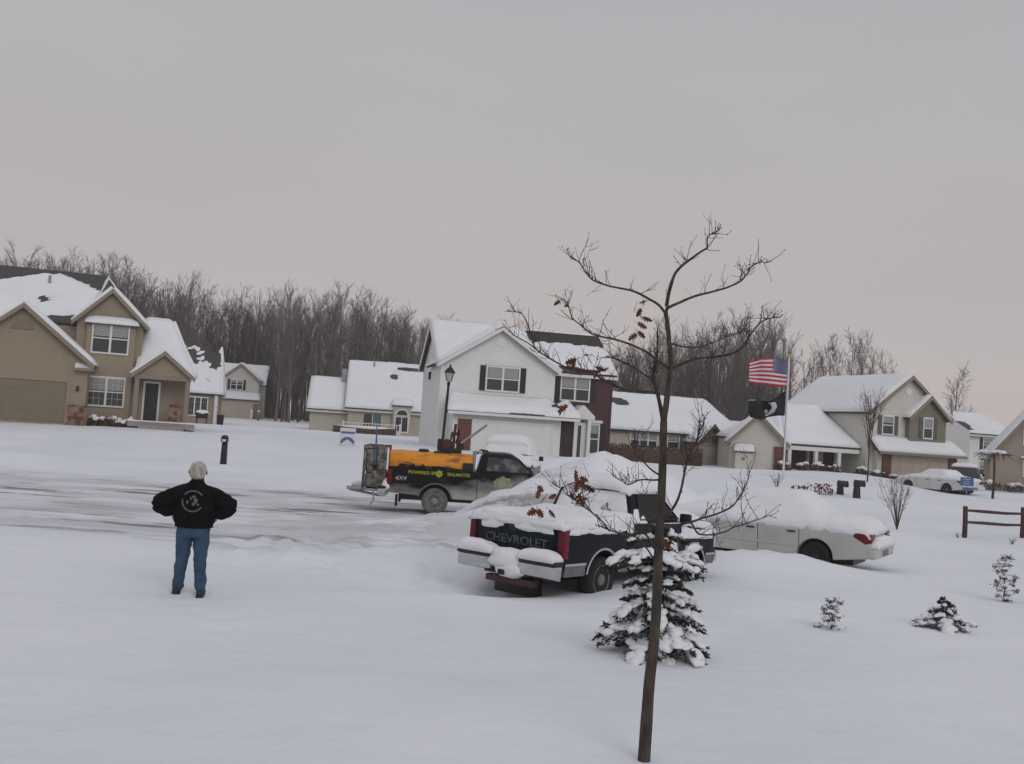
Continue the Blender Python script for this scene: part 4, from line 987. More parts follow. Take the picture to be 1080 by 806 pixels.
b = MB(); b.tube([(1.80, 0, 2.05), (1.80, 0, 2.30), (1.83, 0, 2.62)], .045, 8).tube([(1.86, .1, 2.05), (1.95, .1, 2.32), (1.90, .1, 2.5)], .035, 6).tube([(1.7, -.1, 2.05), (1.74, -.1, 2.38)], .03, 6).box(1.72, 1.90, -.08, .12, 2.28, 2.38).box(1.92, 2.10, -.12, .1, 2.06, 2.16); b.build('exhaust', RUST, p)
b = MB(); b.tube([(2.02, -.15, 2.06), (2.75, -.15, 2.66)], [.045, .035], 8); b.build('boom', STEEL, p)
b = MB(); b.tube([(2.42, -.72, 1.25), (2.44, -.72, 1.80), (2.48, -.72, 1.86), (2.62, -.72, 1.86)], .045, 8).tube([(2.42, .72, 1.25), (2.44, .72, 1.84)], .045, 8).tube([(2.40, -.78, 1.32), (2.40, .78, 1.32)], .04, 6); b.build('headache_rack', STEEL, p)
b = MB(); b.tube([(2.50, -.60, 1.80), (2.62, -.60, 1.92), (2.80, -.58, 1.90), (2.84, -.5, 1.7)], .03, 6); b.build('hose', PLASTIC, p)
b = MB().box(-.66, -.08, -.8, .8, .66, 1.05); b.build('spreader_bin', WORNWOOD, p, bevel=.03)
b = MB()
for x in (-.70, -.10):
    for y in (-.82, .82): b.box(x - .035, x + .035, y - .035, y + .035, .60, 1.86)
b.box(-.70, -.10, -.86, -.80, 1.78, 1.86).box(-.70, -.10, .80, .86, 1.78, 1.86).box(-.74, -.67, -.8, .8, 1.78, 1.86)
b.box(-.62, -.44, -.845, -.83, 1.1, 1.74).box(-.34, -.16, -.845, -.83, 1.08, 1.76).box(-.66, -.12, -.86, -.846, 1.30, 1.38)
b.box(-.72, -.70, -.75, -.2, 1.1, 1.75).box(-.72, -.70, .1, .75, 1.1, 1.75).box(-.66, -.12, -.60, -.55, 1.05, 1.78)
b.build('rack', WORNWOOD, p)
b = MB().box(-1.12, -.05, -.75, .75, .55, .62).box(-1.15, -.6, -.85, -.75, .58, .66).tube([(-1.1, -.5, .55), (-.2, -.5, .42)], .04, 6); b.build('platform', STEEL, p, bevel=.01)
b = MB(); b.blob((-.85, .1, .67), (.28, .5, .09), .4, 2, 3).blob((-.02, -.86, .76), (.13, .14, .17), .4, 2, 6).blob((-.3, -.3, 1.10), (.3, .4, .1), .5, 2, 8); b.build('platform_snow', CARSNOW, p, smooth=True)
MB().tube([(-.38, -.86, .55), (-.36, -.86, .30), (-.46, -.86, .16)], .025, 6).build('drop_pipe', STEEL, p)
b = MB(); b.tube([(-.40, -.83, 1.40), (-.40, -.83, 1.95), (-.41, -.83, 2.42)], [.035, .03, .018], 6); b.build('blue_marker_pole', SIGNB, p)
text_part('side_lettering', 'POWERED BY', 0.125, YELLOW, p, (0.98, -0.962, 1.17), (pi / 2, 0, 0), 0.003, 1.05)
text_part('side_lettering', 'SEALMASTER', 0.125, YELLOW, p, (2.02, -0.962, 1.17), (pi / 2, 0, 0), 0.003, 0.92)
b = MB(); b.disc((1.46, 0, 1.17), .035, .085, -.966, -.957, 16).disc((1.46, 0, 1.17), .001, .022, -.966, -.957, 10)
for k in range(8): b.box(1.46 + .1 * cos(k * pi / 4) - .012, 1.46 + .1 * cos(k * pi / 4) + .012, -.966, -.957, 1.17 + .1 * sin(k * pi / 4) - .012, 1.17 + .1 * sin(k * pi / 4) + .012)
b.build('round_emblem', YELLOW, p)
text_part('side_decal', '4X4', 0.17, DECALW, p, (0.36, -0.962, 0.98), (pi / 2, 0, 0), 0.003, 1.1, 0.35)
b = MB(); b.add([(3.30 + .27 * cos(k * pi / 14) * (1 + .12 * sin(k * 2.1)), -.9575, .98 + .22 * sin(k * pi / 14) * (1 + .12 * cos(k * 1.7))) for k in range(28)], [tuple(range(28))]); b.build('door_decal', YELLOWFADE, p)
b = MB(); b.blob((c1 - .25, -.2, 1.86), (.2, .3, .04), .3, 2, 3); b.build('snow_crust', CARSNOW, p, smooth=True)

# ---- the buried silver sedan, and two more cars
def sedan(root, paint, L=5.0, hw=.92, r=.325, snow=.24, zroof=1.40, glass_shown=False):
    xr, xf = L * .225, L * .80
    prof = [(.03, .40), (xr - .42, .30)] + arch(xr, r + .06, r, .30) + [(xr + .45, .26), (xf - .45, .26)] + arch(xf, r + .06, r, .30) + [(L - .05, .36), (L, .50), (L - .08, .74), (L - .35, .84), (L * .70, .95), (L * .45, .99), (L * .18, .99), (.05, .96), (0, .80), (-.02, .62), (-.02, .45)]
    MB().prism(prof, -hw, hw).build('body', paint, root, bevel=.07, seg=3)
    MB().box(.4, L - .4, -.6, .6, .2, .7).build('chassis', BLACKM, root)
    rings = []
    for z, xa, xb, y in ((.93, L * .17, L * .72, hw - .06), (1.0, L * .19, L * .70, hw - .09), (zroof - .06, L * .32, L * .545, hw - .26), (zroof, L * .36, L * .51, hw - .36)):
        rings.append([(xa, -y + .1, z), (xa + .1, -y, z), (xb - .1, -y, z), (xb, -y + .1, z), (xb, y - .1, z), (xb - .1, y, z), (xa + .1, y, z), (xa, y - .1, z)])
    MB().loft(rings).build('cabin', CARGLASS, root, bevel=.03, angle=20)
    for s in (-1, 1):
        for xc in (xr, xf): wheel(root, xc, s * (hw - .13), r, .21, PLASTIC if not glass_shown else GREYLOW)
        ya, yb = sorted((s * .55, s * (hw + .008)))
        MB().prism([(-.03, .74), (.10, .70), (.36, .84), (.32, .93), (-.02, .92)], ya, yb).build('taillight', REDLENS, root, bevel=.015)
        ya, yb = sorted((s * .50, s * (hw + .004))); MB().box(L - .14, L - .005, ya, yb, .60, .74).build('headlight', CLEARLENS, root, bevel=.02)
        b = MB()
        for xd in (L * .29, L * .47, L * .66): b.tube([(xd, s * (hw + .002), .36), (xd + .03, s * (hw + .002), .95)], .007, 4)
        b.build('door_gap', PLASTIC, root)
        for xd in (L * .31, L * .49): MB().box(xd, xd + .18, s * hw - .01, s * hw + .025, .80, .835).build('door_handle', PLASTIC, root, bevel=.008)
        MB().box(xr + .46, xf - .46, s * hw - .008, s * hw + .012, .50, .55).build('side_moulding', paint, root, bevel=.005)
    MB().box(-.13, .06, -hw - .01, hw + .01, .40, .62).build('rear_bumper', paint, root, bevel=.05, seg=3)
    MB().box(-.145, -.128, -.26, .26, .44, .56).build('number_plate', GREYLOW, root)
    MB().box(L - .05, L + .08, -hw, hw, .34, .56).build('front_bumper', paint, root, bevel=.05, seg=3)
    def zt(x):
        pts = [(-.05, .90), (.05, .96), (L * .16, .99), (L * .20, 1.02), (L * .34, zroof), (L * .53, zroof), (L * .70, 1.0), (L * .74, .96), (L - .3, .84), (L - .05, .70)]
        for (xa, za), (xb, zb) in zip(pts, pts[1:]):
            if x <= xb: return za + (zb - za) * sstep(xa, xb, x)
        return pts[-1][1]
    def zf(x, y):
        z = zt(x); k = max(0, z - .97)
        return z - k * sstep(hw - .38, hw - .04, abs(y))
    snow_cap(root, 'snow_blanket', .0, L - .06, -hw - .005, hw + .005, lambda x, y: zf(x, y) - .05, snow + .03, 3 + L, pw=6, nx=50, ny=28, drop=.10, amp=.14)
    return xr, xf

yaw = atan2(.44, -.9)
p = thing('silver_sedan', 'silver sedan parked under a thick blanket of snow right of the navy pickup', 'car', (8.22, 21.80, -0.10), rz=radians(148))
sedan(p, SILVER, 5.1, snow=.30)
snow_cap(p, 'bumper_snow', -.16, .04, -.90, .90, lambda x, y: .62, .22, 21, nx=8, ny=18, pw=2.4)
p = thing('white_coupe', 'white car with snow on its roof parked before the beige garage door', 'car', (26.75, 57.2, gz(26.5, 58) - 0.12), rz=radians(118))
sedan(p, CARWHITE, 4.7, snow=.14, zroof=1.34, glass_shown=True)

def suv(root, paint, snow=.2):
    L, hw, r = 4.8, .92, .36; xr, xf = 1.05, 3.85
    prof = [(.02, .45), (xr - .48, .42)] + arch(xr, r + .07, r, .42) + [(xr + .5, .38), (xf - .5, .38)] + arch(xf, r + .07, r, .42) + [(L - .02, .45), (L, .8), (L - .15, 1.0), (L - 1.2, 1.10), (.0, 1.12)]
    MB().prism(prof, -hw, hw).build('body', paint, root, bevel=.05)
    MB().box(.4, L - .4, -.6, .6, .25, .9).build('chassis', BLACKM, root)
    rings = []
    for z, xa, xb, y in ((1.06, .02, 3.65, hw - .03), (1.14, .03, 3.55, hw - .05), (1.70, .22, 2.85, hw - .20), (1.76, .34, 2.65, hw - .30)):
        rings.append([(xa, -y, z), (xb, -y, z), (xb, y, z), (xa, y, z)])
    MB().loft(rings).build('cabin', paint, root, bevel=.05, angle=20)
    def yy(z): return hw - .05 - (z - 1.14) * .268
    for s in (-1, 1):
        for xa, xb, ta, tb in ((.28, 1.02, .40, 1.04), (1.12, 2.02, 1.14, 2.0), (2.12, 3.20, 2.10, 2.80)):
            MB().add([(xa, s * (yy(1.2) + .012), 1.2), (xb, s * (yy(1.2) + .012), 1.2), (tb, s * (yy(1.62) + .012), 1.62), (ta, s * (yy(1.62) + .012), 1.62)], [(0, 1, 2, 3)]).build('side_window', CARGLASS, root)
        for xc in (xr, xf): wheel(root, xc, s * .80, r, .23, STEEL)
        ya, yb = sorted((s * .7, s * (hw + .01))); MB().box(-.015, .1, ya, yb, .80, 1.10).build('taillight', REDLENS, root, bevel=.01)
        ya, yb = sorted((s * .93, s * 1.1)); MB().box(3.25, 3.34, ya, yb, 1.18, 1.36).build('mirror', PLASTIC, root, bevel=.03)
    MB().add([(.10, -.62, 1.2), (.10, .62, 1.2), (.20, .56, 1.6), (.20, -.56, 1.6)], [(0, 1, 2, 3)]).build('rear_window', CARGLASS, root)
    MB().add([(3.50, -.74, 1.18), (3.50, .74, 1.18), (2.93, .64, 1.66), (2.93, -.64, 1.66)], [(0, 1, 2, 3)]).build('windscreen', CARGLASS, root)
    MB().box(-.12, .05, -.9, .9, .45, .66).box(L - .05, L + .1, -.9, .9, .42, .64).build('bumper', PLASTIC, root, bevel=.04)
    snow_cap(root, 'roof_snow_cap', .2, 2.85, -.74, .74, lambda x, y: 1.74, snow * 1.2, 31)
    snow_cap(root, 'bonnet_snow', 3.45, L - .05, -.9, .9, lambda x, y: 1.13 - .10 * max(0, (x - 3.45)) ** 2, snow, 32)
    return
p = thing('buried_van', 'white snow-buried vehicle behind the cab of the black work truck', 'car', (-0.05, 34.9, 0.20), rz=radians(84))
suv(p, SUVGREY, .30)
snow_cap(p, 'rear_snow', -.20, .45, -.93, .93, lambda x, y: 1.05 + .70 * sstep(-.15, .40, x) * sstep(.95, .72, abs(y)), .20, 35, pw=5)
snow_cap(p, 'side_snow', .3, 3.7, -1.02, -.60, lambda x, y: 1.02 + .72 * sstep(-.98, -.72, y) * sstep(3.6, 2.6, x), .12, 36, pw=5)
p = thing('dark_suv', 'dark vehicle with a white snowy roof half hidden behind the white coupe', 'car', (29.2, 63.8, gz(29, 63.5) - .35), rz=radians(62))
suv(p, SUVGREY, .2)

# ------------------------------------------------------------------ the man on the drive
def ring(cx, cy, cz, rx, ry, n=20): return [(cx + rx * cos(2 * pi * k / n), cy + ry * sin(2 * pi * k / n), cz) for k in range(n)]
def crumple(o, a1, f1, a2, f2):
    # cloth folds: push the surface in and out along its normals
    N_ = [v.normal.copy() for v in o.data.vertices]
    for v, n_ in zip(o.data.vertices, N_):
        p = Vector((v.co.x * 1.0, v.co.y, v.co.z * 1.6))
        v.co += n_ * (a1 * noise.noise(p * f1) + a2 * (abs(noise.noise(p * f2 + Vector((3, 1, 7)))) - .25))
def remesh(o, vox, smooth_it=6):
    m = o.modifiers.new('remesh', 'REMESH'); m.mode = 'VOXEL'; m.voxel_size = vox; m.use_smooth_shade = True
    s = o.modifiers.new('smooth', 'SMOOTH'); s.factor = 0.5; s.iterations = smooth_it
    dg = bpy.context.evaluated_depsgraph_get(); dg.update()
    me = bpy.data.meshes.new_from_object(o.evaluated_get(dg)); o.modifiers.clear()
    me.name = o.name; o.data = me
    return o
man = thing('person', 'man with grey hair in a black jacket and blue jeans standing with hands on hips', 'person', (-4.29, 13.96, gz(-4.29, 13.96) - 0.03), rz=radians(10))
b = MB()
# head, neck, trunk, arms, hands and legs of one body (faces +y, away from the camera)
b.loft([ring(0, .00 + dy, z, rx, ry) for z, rx, ry, dy in ((1.60, .03, .05, .05), (1.625, .055, .085, .035), (1.66, .068, .098, .02), (1.70, .075, .102, .012), (1.74, .078, .102, .005), (1.78, .074, .096, 0), (1.815, .056, .075, -.003), (1.835, .025, .035, -.003))])
b.loft([ring(0, -.005 + dy, z, r, r, 14) for z, r, dy in ((1.45, .075, 0), (1.55, .062, 0), (1.64, .058, .008))])
b.blob((0, .115, 1.695), (.014, .022, .03), 0, 2).blob((0, .104, 1.645), (.028, .012, .008), 0, 2).blob((0, .10, 1.735), (.055, .014, .008), 0, 2)
for s in (-1, 1):
    b.tube([(s * .06, .0, 1.70), (s * .10, .0, 1.70)], [.025, .02], 8).blob((s * .118, -.005, 1.70), (.014, .024, .036), 0, 2)
    b.blob((s * .03, .10, 1.715), (.012, .008, .008), 0, 2)
b.loft([ring(0, 0, z, rx, ry) for z, rx, ry in ((.86, .17, .12), (.95, .20, .135), (1.1, .19, .13), (1.3, .20, .13), (1.42, .19, .12), (1.50, .10, .085))])
for s in (-1, 1):
    b.tube([(s * .17, -.01, 1.45), (s * .34, -.05, 1.35), (s * .47, -.07, 1.26)], [.062, .056, .048], 12)
    b.tube([(s * .47, -.07, 1.26), (s * .38, -.02, 1.19), (s * .285, .02, 1.095)], [.048, .042, .030], 12)
    # hand: palm on the hip, fingers curling forward, thumb to the back
    b.tube([(s * .29, .015, 1.10), (s * .268, .04, 1.06), (s * .262, .075, 1.035)], [.030, .042, .036], 10)
    for k, ln in enumerate((.070, .078, .072, .058)):
        z0 = 1.066 - .019 * k
        b.tube([(s * .262, .075, z0 - .008), (s * .250, .075 + ln * .5, z0 - .02), (s * .215, .075 + ln * .85, z0 - .035), (s * .185, .075 + ln * .95, z0 - .045)], [.0105, .010, .009, .007], 8)
    b.tube([(s * .272, .025, 1.085), (s * .275, -.02, 1.075), (s * .262, -.055, 1.06)], [.014, .012, .009], 8)
    fx, fy = s * .160, (-.10 if s > 0 else .05)
    b.tube([(s * .10, 0, .90), (s * .12, fy * .5 + .02, .50), (fx, fy, .08)], [.10, .062, .045], 12)
b.blob((-.160, .09, .06), (.045, .10, .04), 0, 2).blob((.160, -.06, .06), (.045, .10, .04), 0, 2)
body = remesh(b.build('body', SKIN, man), .0065, 3)
for s in (-1, 1): MB().blob((s * .03, .108, 1.716), (.008, .004, .006), 0, 1).build('eye', PLASTIC, body)
b = MB(); b.loft([ring(0, -.006 + dy, z, rx, ry) for z, rx, ry, dy in ((1.610, .070, .060, -.045), (1.65, .098, .085, -.030), (1.70, .112, .106, -.020), (1.745, .117, .114, -.014), (1.785, .110, .110, -.010), (1.82, .085, .088, -.006), (1.845, .036, .045, -.004))])
b.v = [tuple(Vector(v) + (Vector((v[0], v[1], v[2] - 1.73)).normalized() * (.014 * noise.noise(Vector(v) * 22) + .008 * noise.noise(Vector(v) * 55)))) for v in b.v]
hair = b.build('hair', HAIR, man, smooth=True)
b = MB()
b.loft([ring(0, dy, z, rx, ry, 26) for z, rx, ry, dy in ((.945, .225, .165, .01), (.975, .262, .192, .01), (1.03, .285, .205, .01), (1.12, .288, .205, .0), (1.24, .285, .205, -.005), (1.36, .285, .20, -.01), (1.44, .250, .175, -.012), (1.50, .185, .14, -.012), (1.545, .115, .11, -.01), (1.58, .090, .095, -.008), (1.64, .086, .092, -.010))])
for s in (-1, 1):
    b.tube([(s * .13, -.01, 1.43), (s * .25, -.03, 1.39), (s * .39, -.06, 1.32), (s * .495, -.075, 1.255), (s * .525, -.075, 1.215)], [.105, .115, .112, .100, .065], 16)
    b.tube([(s * .505, -.075, 1.25), (s * .455, -.055, 1.20), (s * .36, -.015, 1.15), (s * .30, .005, 1.105)], [.088, .105, .098, .060], 16)
jacket = remesh(b.build('jacket', JACKET, man), .013, 5); crumple(jacket, .012, 5, .026, 6)
b = MB(); b.loft([ring(0, .01, z, rx, ry, 26) for z, rx, ry in ((.935, .232, .172), (.94, .258, .192), (.985, .258, .192), (.99, .24, .18))]); b.build('waistband', JACKET, jacket, smooth=True)
def onback(x, z): return (x, -.012 - .2 * sqrt(max(0, 1 - (x / .288) ** 2)) - .022, z)
def arc(r0, r1, a0, a1, cx=-.01, cz=1.315, n=18):
    b = MB(); vs = []
    for k in range(n + 1):
        a = a0 + (a1 - a0) * k / n
        for r in (r0, r1): vs.append(onback(cx + r * cos(a), cz + r * sin(a)))
    b.add(vs, [(2 * k, 2 * k + 1, 2 * k + 3, 2 * k + 2) for k in range(n)]); return b
b = arc(.130, .152, radians(35), radians(145))
for q in (arc(.130, .152, radians(172), radians(325)),): b.add(q.v, q.f)
for (x, z, rx, rz) in ((-.065, 1.30, .014, .02), (.0, 1.36, .022, .016), (.02, 1.32, .024, .03), (.0, 1.285, .02, .02), (.045, 1.28, .014, .014), (-.03, 1.34, .010, .022)):
    x, z, rx, rz = x * 1.3, 1.315 + (z - 1.315) * 1.3, rx * 1.3, rz * 1.3
    vs = [onback(x + rx * cos(2 * pi * k / 9) * (1 + .3 * sin(k * 2.3)), z + rz * sin(2 * pi * k / 9)) for k in range(9)]; b.add(vs, [tuple(range(9))])
b.build('back_emblem', PATCH, jacket)
b = MB()
b.loft([ring(0, .005, z, rx, ry, 24) for z, rx, ry in ((.80, .205, .15), (.86, .222, .165), (.93, .225, .165), (1.0, .215, .155))])
for s in (-1, 1):
    fx, fy = s * .160, (-.10 if s > 0 else .05)
    b.tube([(s * .110, 0, .90), (s * .118, .005, .75), (s * .125, fy * .5, .48), (fx * .98, fy * .9, .20), (fx, fy, .115), (fx, fy + .01, .09)], [.112, .112, .088, .078, .082, .076], 18)
jn = remesh(b.build('jeans', JEANS, man), .012, 4); crumple(jn, .016, 4, .018, 6)
for s in (-1, 1):
    fx, fy = s * .160, (-.10 if s > 0 else .05)
    b = MB(); b.blob((fx + s * .012, fy + .055, .055), (.062, .165, .065), .05, 3, flat=-.05).box(fx - .05 + s * .012, fx + .06 + s * .005, fy - .10, fy + .20, -.01, .03)
    b.build('shoe', SHOEM, man, bevel=.008)

# ------------------------------------------------------------------ flagpole, flags, lamp, boxes, signs, fence
fx, fy = 14.42, 52.0; fz = gz(fx, fy) - .05
pole = thing('flagpole', 'tall thin white flagpole in the snow left of the porch house', 'flagpole', (fx, fy, fz))
MB().tube([(0, 0, 0), (0, 0, 3.2), (0, 0, 6.35)], [.055, .045, .035], 12).build('pole', WTRIM, pole)
MB().blob((0, 0, 6.44), (.09, .09, .10), 0, 2).build('finial', YELLOW, pole, smooth=True)
MB().tube([(-.06, -.03, .9), (-.05, -.03, 3.5), (-.06, -.03, 6.2)], .008, 5).tube([(-.04, -.06, 1.3), (-.11, -.06, 1.3)], .02, 5).build('halyard', STEM, pole)
def flag(name, label, pos, edge_top, edge_bot, fold, matfn, mats, nu, nv, extra=None):
    t = thing(name, label, 'flag', pos)
    def P(u, v):
        def ip(e_, u):
            for (u0, x0, z0), (u1, x1, z1) in zip(e_, e_[1:]):
                if u <= u1 + 1e-6: k = (u - u0) / (u1 - u0); k = k * k * (3 - 2 * k) * .5 + k * .5; return x0 + (x1 - x0) * k, z0 + (z1 - z0) * k
        xa, za = ip(edge_top, u); xb, zb = ip(edge_bot, u)
        return Vector((xa + (xb - xa) * v, fold(u, v), za + (zb - za) * v))
    b = MB(); vs = [P(i / nu, j / nv) for j in range(nv + 1) for i in range(nu + 1)]
    for j in range(nv):
        for i in range(nu):
            a = j * (nu + 1) + i; b.m = matfn((i + .5) / nu, (j + .5) / nv)
            n0 = len(b.v)
            b.add([vs[a], vs[a + 1], vs[a + nu + 2], vs[a + nu + 1]], [(0, 1, 2, 3)])
    o = b.build('cloth', mats, t, smooth=True)
    sm = o.modifiers.new('thickness', 'SOLIDIFY'); sm.thickness = .012
    if extra: extra(P, o)
    MB().tube([(-.005, -.01, edge_top[0][2]), (-.005, -.01, edge_bot[0][2])], .022, 6).build('hoist_hem', FLAGW, t)
    return t
def us(u, v):
    if u < .40 and v < 7 / 13: return 2
    return 0 if int(v * 13) % 2 == 0 else 1
def stars(P, o):
    b = MB()
    for r in range(9):
        for c in range(6 if r % 2 == 0 else 5):
            u = .40 * (c * 2 + 1 + r % 2) / 12; v = 7 / 13 * (r + 1) / 10
            for s_ in (-1, 1):
                p = P(u, v); pu = (P(u + .01, v) - p) / .01; pv = (P(u, v + .01) - p) / .01; n = pu.cross(pv).normalized() * .009 * s_
                pu.normalize(); pv.normalize()
                vs = [p + n + pu * (rr_ * sin(a)) - pv * (rr_ * cos(a)) for k in range(10) for rr_, a in [((.042 if k % 2 == 0 else .018), k * pi / 5)]]
                b.add(vs, [tuple(range(10))])
    b.build('star_field', FLAGW, o)
flag('striped_flag', 'red and white striped flag with a blue starred corner flying leftwards', (fx - .05, fy, fz),
     [(0, 0, 6.20), (.35, -.70, 6.30), (.7, -1.38, 6.24), (1, -1.92, 6.02)], [(0, -.04, 4.78), (.35, -.72, 4.80), (.7, -1.40, 4.86), (1, -1.95, 4.92)],
     lambda u, v: u * .35 + .16 * u * sin(u * 9 + v * 1.6), us, [FLAGR, FLAGW, FLAGB], 40, 26, stars)
def pow_(u, v):
    d1 = sqrt(((u - .47) / .17) ** 2 + ((v - .50) / .40) ** 2); d2 = sqrt(((u - .53) / .14) ** 2 + ((v - .44) / .36) ** 2); d3 = sqrt(((u - .50) / .05) ** 2 + ((v - .62) / .12) ** 2)
    return 1 if (d1 < 1 and (d2 > 1 or d3 < 1) and u < .56) or (abs(u - .93) < .06 and v < .05) else 0
flag('black_flag', 'black flag with a white crescent emblem rippling below the striped flag', (fx - .06, fy, fz),
     [(0, 0, 4.62), (.25, -.42, 4.30), (.45, -.85, 3.98), (.7, -1.3, 4.02), (1, -1.85, 4.00)], [(0, -.04, 3.28), (.25, -.40, 3.26), (.45, -.80, 3.16), (.7, -1.25, 2.98), (1, -1.72, 3.12)],
     lambda u, v: u * .3 + .30 * min(1, u * 2) * sin(u * 13 + v * 2.4), pow_, [FLAGK, FLAGW], 44, 30)

t = thing('street_lamp', 'black lantern street lamp standing in front of the white brick house', 'street lamp', (-2.68, 40, gz(-2.68, 40) - .1), rot=(0, radians(2), 0))
MB().lathe([(.11, 0), (.11, .3), (.075, .42), (.06, .5), (.05, 4.05), (.07, 4.1), (.07, 4.16), (.03, 4.2)], n=12).build('pole', BLACKM, t)
MB().lathe([(.05, 4.19), (.13, 4.24), (.20, 4.55)], n=8).build('lantern_glass', LAMPGL, t)
b = MB(); b.lathe([(.235, 4.555), (.22, 4.60), (.10, 4.76), (.04, 4.80), (.035, 4.88), (.0, 4.90)], n=8)
for k in range(4): a = k * pi / 2 + pi / 4; b.tube([(.135 * cos(a), .135 * sin(a), 4.22), (.21 * cos(a), .21 * sin(a), 4.56)], .014, 4)
b.build('lantern_cap', BLACKM, t)

def mailbox(x, y, rz, label, tag_=False, group=None, ht=1.15):
    t = thing('mailbox', label, 'mailbox', (x, y, gz(x, y) - (.08 if tag_ else .22)), rz, group)
    MB().loft([[(-.15, -.13, 0), (.15, -.13, 0), (.15, .13, 0), (-.15, .13, 0)], [(-.12, -.11, ht - .2), (.12, -.11, ht - .2), (.12, .11, ht - .2), (-.12, .11, ht - .2)]]).box(-.11, .11, -.10, .10, ht - .21, ht - .1).build('post', PLASTIC, t, bevel=.02)
    z = ht - .05; b = MB()
    pr = [(-.13, z - .12), (.13, z - .12), (.13, z + .06)] + [(.13 * cos(pi * k / 8), z + .06 + .12 * sin(pi * k / 8)) for k in range(1, 8)] + [(-.13, z + .06)]
    b.prismx(pr, -.12, .34); b.build('box', PLASTIC, t, bevel=.012)
    MB().box(.341, .355, -.115, .115, z - .10, z + .06).build('flap', BLACKM, t)
    MB().box(-.05, .14, .10, .125, ht * .52, ht * .62).build('newspaper_slot', PLASTIC, t)
    if tag_: MB().box(.3552, .362, -.08, .08, z - .09, z + .0).build('number_label', SIGNW, t)
    MB().blob((.12, 0, z + .19), (.24, .11, .035), .3, 2, x).build('snow_cap', CARSNOW, t, smooth=True)
    return t
mailbox(-12.06, 42.63, radians(-82), 'black mailbox with a white label standing alone beyond the man', True, None, 1.2)
mailbox(15.55, 46.4, radians(8), 'black mailbox half hidden by snow beside the dried pink flowers', False, 'pair of black mailboxes', .74)
mailbox(15.9, 45.2, radians(4), 'black mailbox on a full post nearer the slim bare tree', False, 'pair of black mailboxes', .92)

t = thing('yard_sign', 'blue and white yard sign with an arched logo before the pale house', 'sign', (-9.0, 56.0, gz(-9, 56)), radians(4))
MB().box(-.40, -.36, -.02, .02, 0, 1.0).box(.36, .40, -.02, .02, 0, 1.0).build('leg', STEEL, t)
MB().box(-.43, .43, -.03, .03, .08, 1.0).build('panel', SIGNW, t)
b = MB(); vs = []
b.prism([(.40 * cos(pi * k / 14), .14 + .36 * sin(pi * k / 14)) for k in range(15)] + [(-.27, .14), (-.2, .24)] + [(.10 * cos(pi - pi * k / 6), .24 + .12 * sin(pi * k / 6)) for k in range(1, 6)] + [(.2, .24), (.27, .14)], -.036, -.0305); b.box(-.38, .38, -.036, -.0305, .68, .80)
b.build('logo', SIGNB, t)
t = thing('small_yard_sign', 'small blue yard sign on a thin stake beside the white coupe', 'sign', (24.1, 52.2, gz(24.1, 52.2) - .25), radians(-12))
MB().box(-.02, .02, -.02, .02, 0, .75).build('stake', STEEL, t); MB().box(-.32, .32, -.02, .02, .75, 1.2).box(-.20, .30, -.02, .02, .52, .68).build('panel', SIGNB, t)
b = MB()
for k, w_ in enumerate((.24, .17, .2)): b.box(-w_, w_ * .7, -.026, -.021, 1.09 - .12 * k, 1.115 - .12 * k)
b.build('white_print', SIGNW, t)

t = thing('rail_fence', 'dark red-brown two-rail split fence in the snow at the right edge', 'fence', (14.95, 32.4, gz(14.95, 32.4)), atan2(1.22, 2.51))
rr = random.Random(3)
for k in range(3):
    x = 2.79 * k; z = gz(14.95 + 2.51 * k, 32.4 + 1.22 * k) - gz(14.95, 32.4)
    MB().tube([(x, 0, z - .2), (x + .01, 0, z + .5), (x, .01, z + 1.02)], [.085, .08, .075], 7).build('post', FENCEW, t)
    if k < 2:
        for zz in (.86, .48): MB().tube([(x + .02, -.02, z + zz + .03), (x + .8, -.02, z + zz + .02 + rr.uniform(-.02, .02)), (x + 1.9, -.02, z + zz - .03 + rr.uniform(-.02, .02)), (x + 2.77, -.02, z + zz - .02)], [.04, .055, .05, .04], 7).build('rail', FENCEW, t)
    MB().blob((x, 0, z + 1.04), (.09, .09, .035), .2, 1).build('snow_cap', CARSNOW, t)

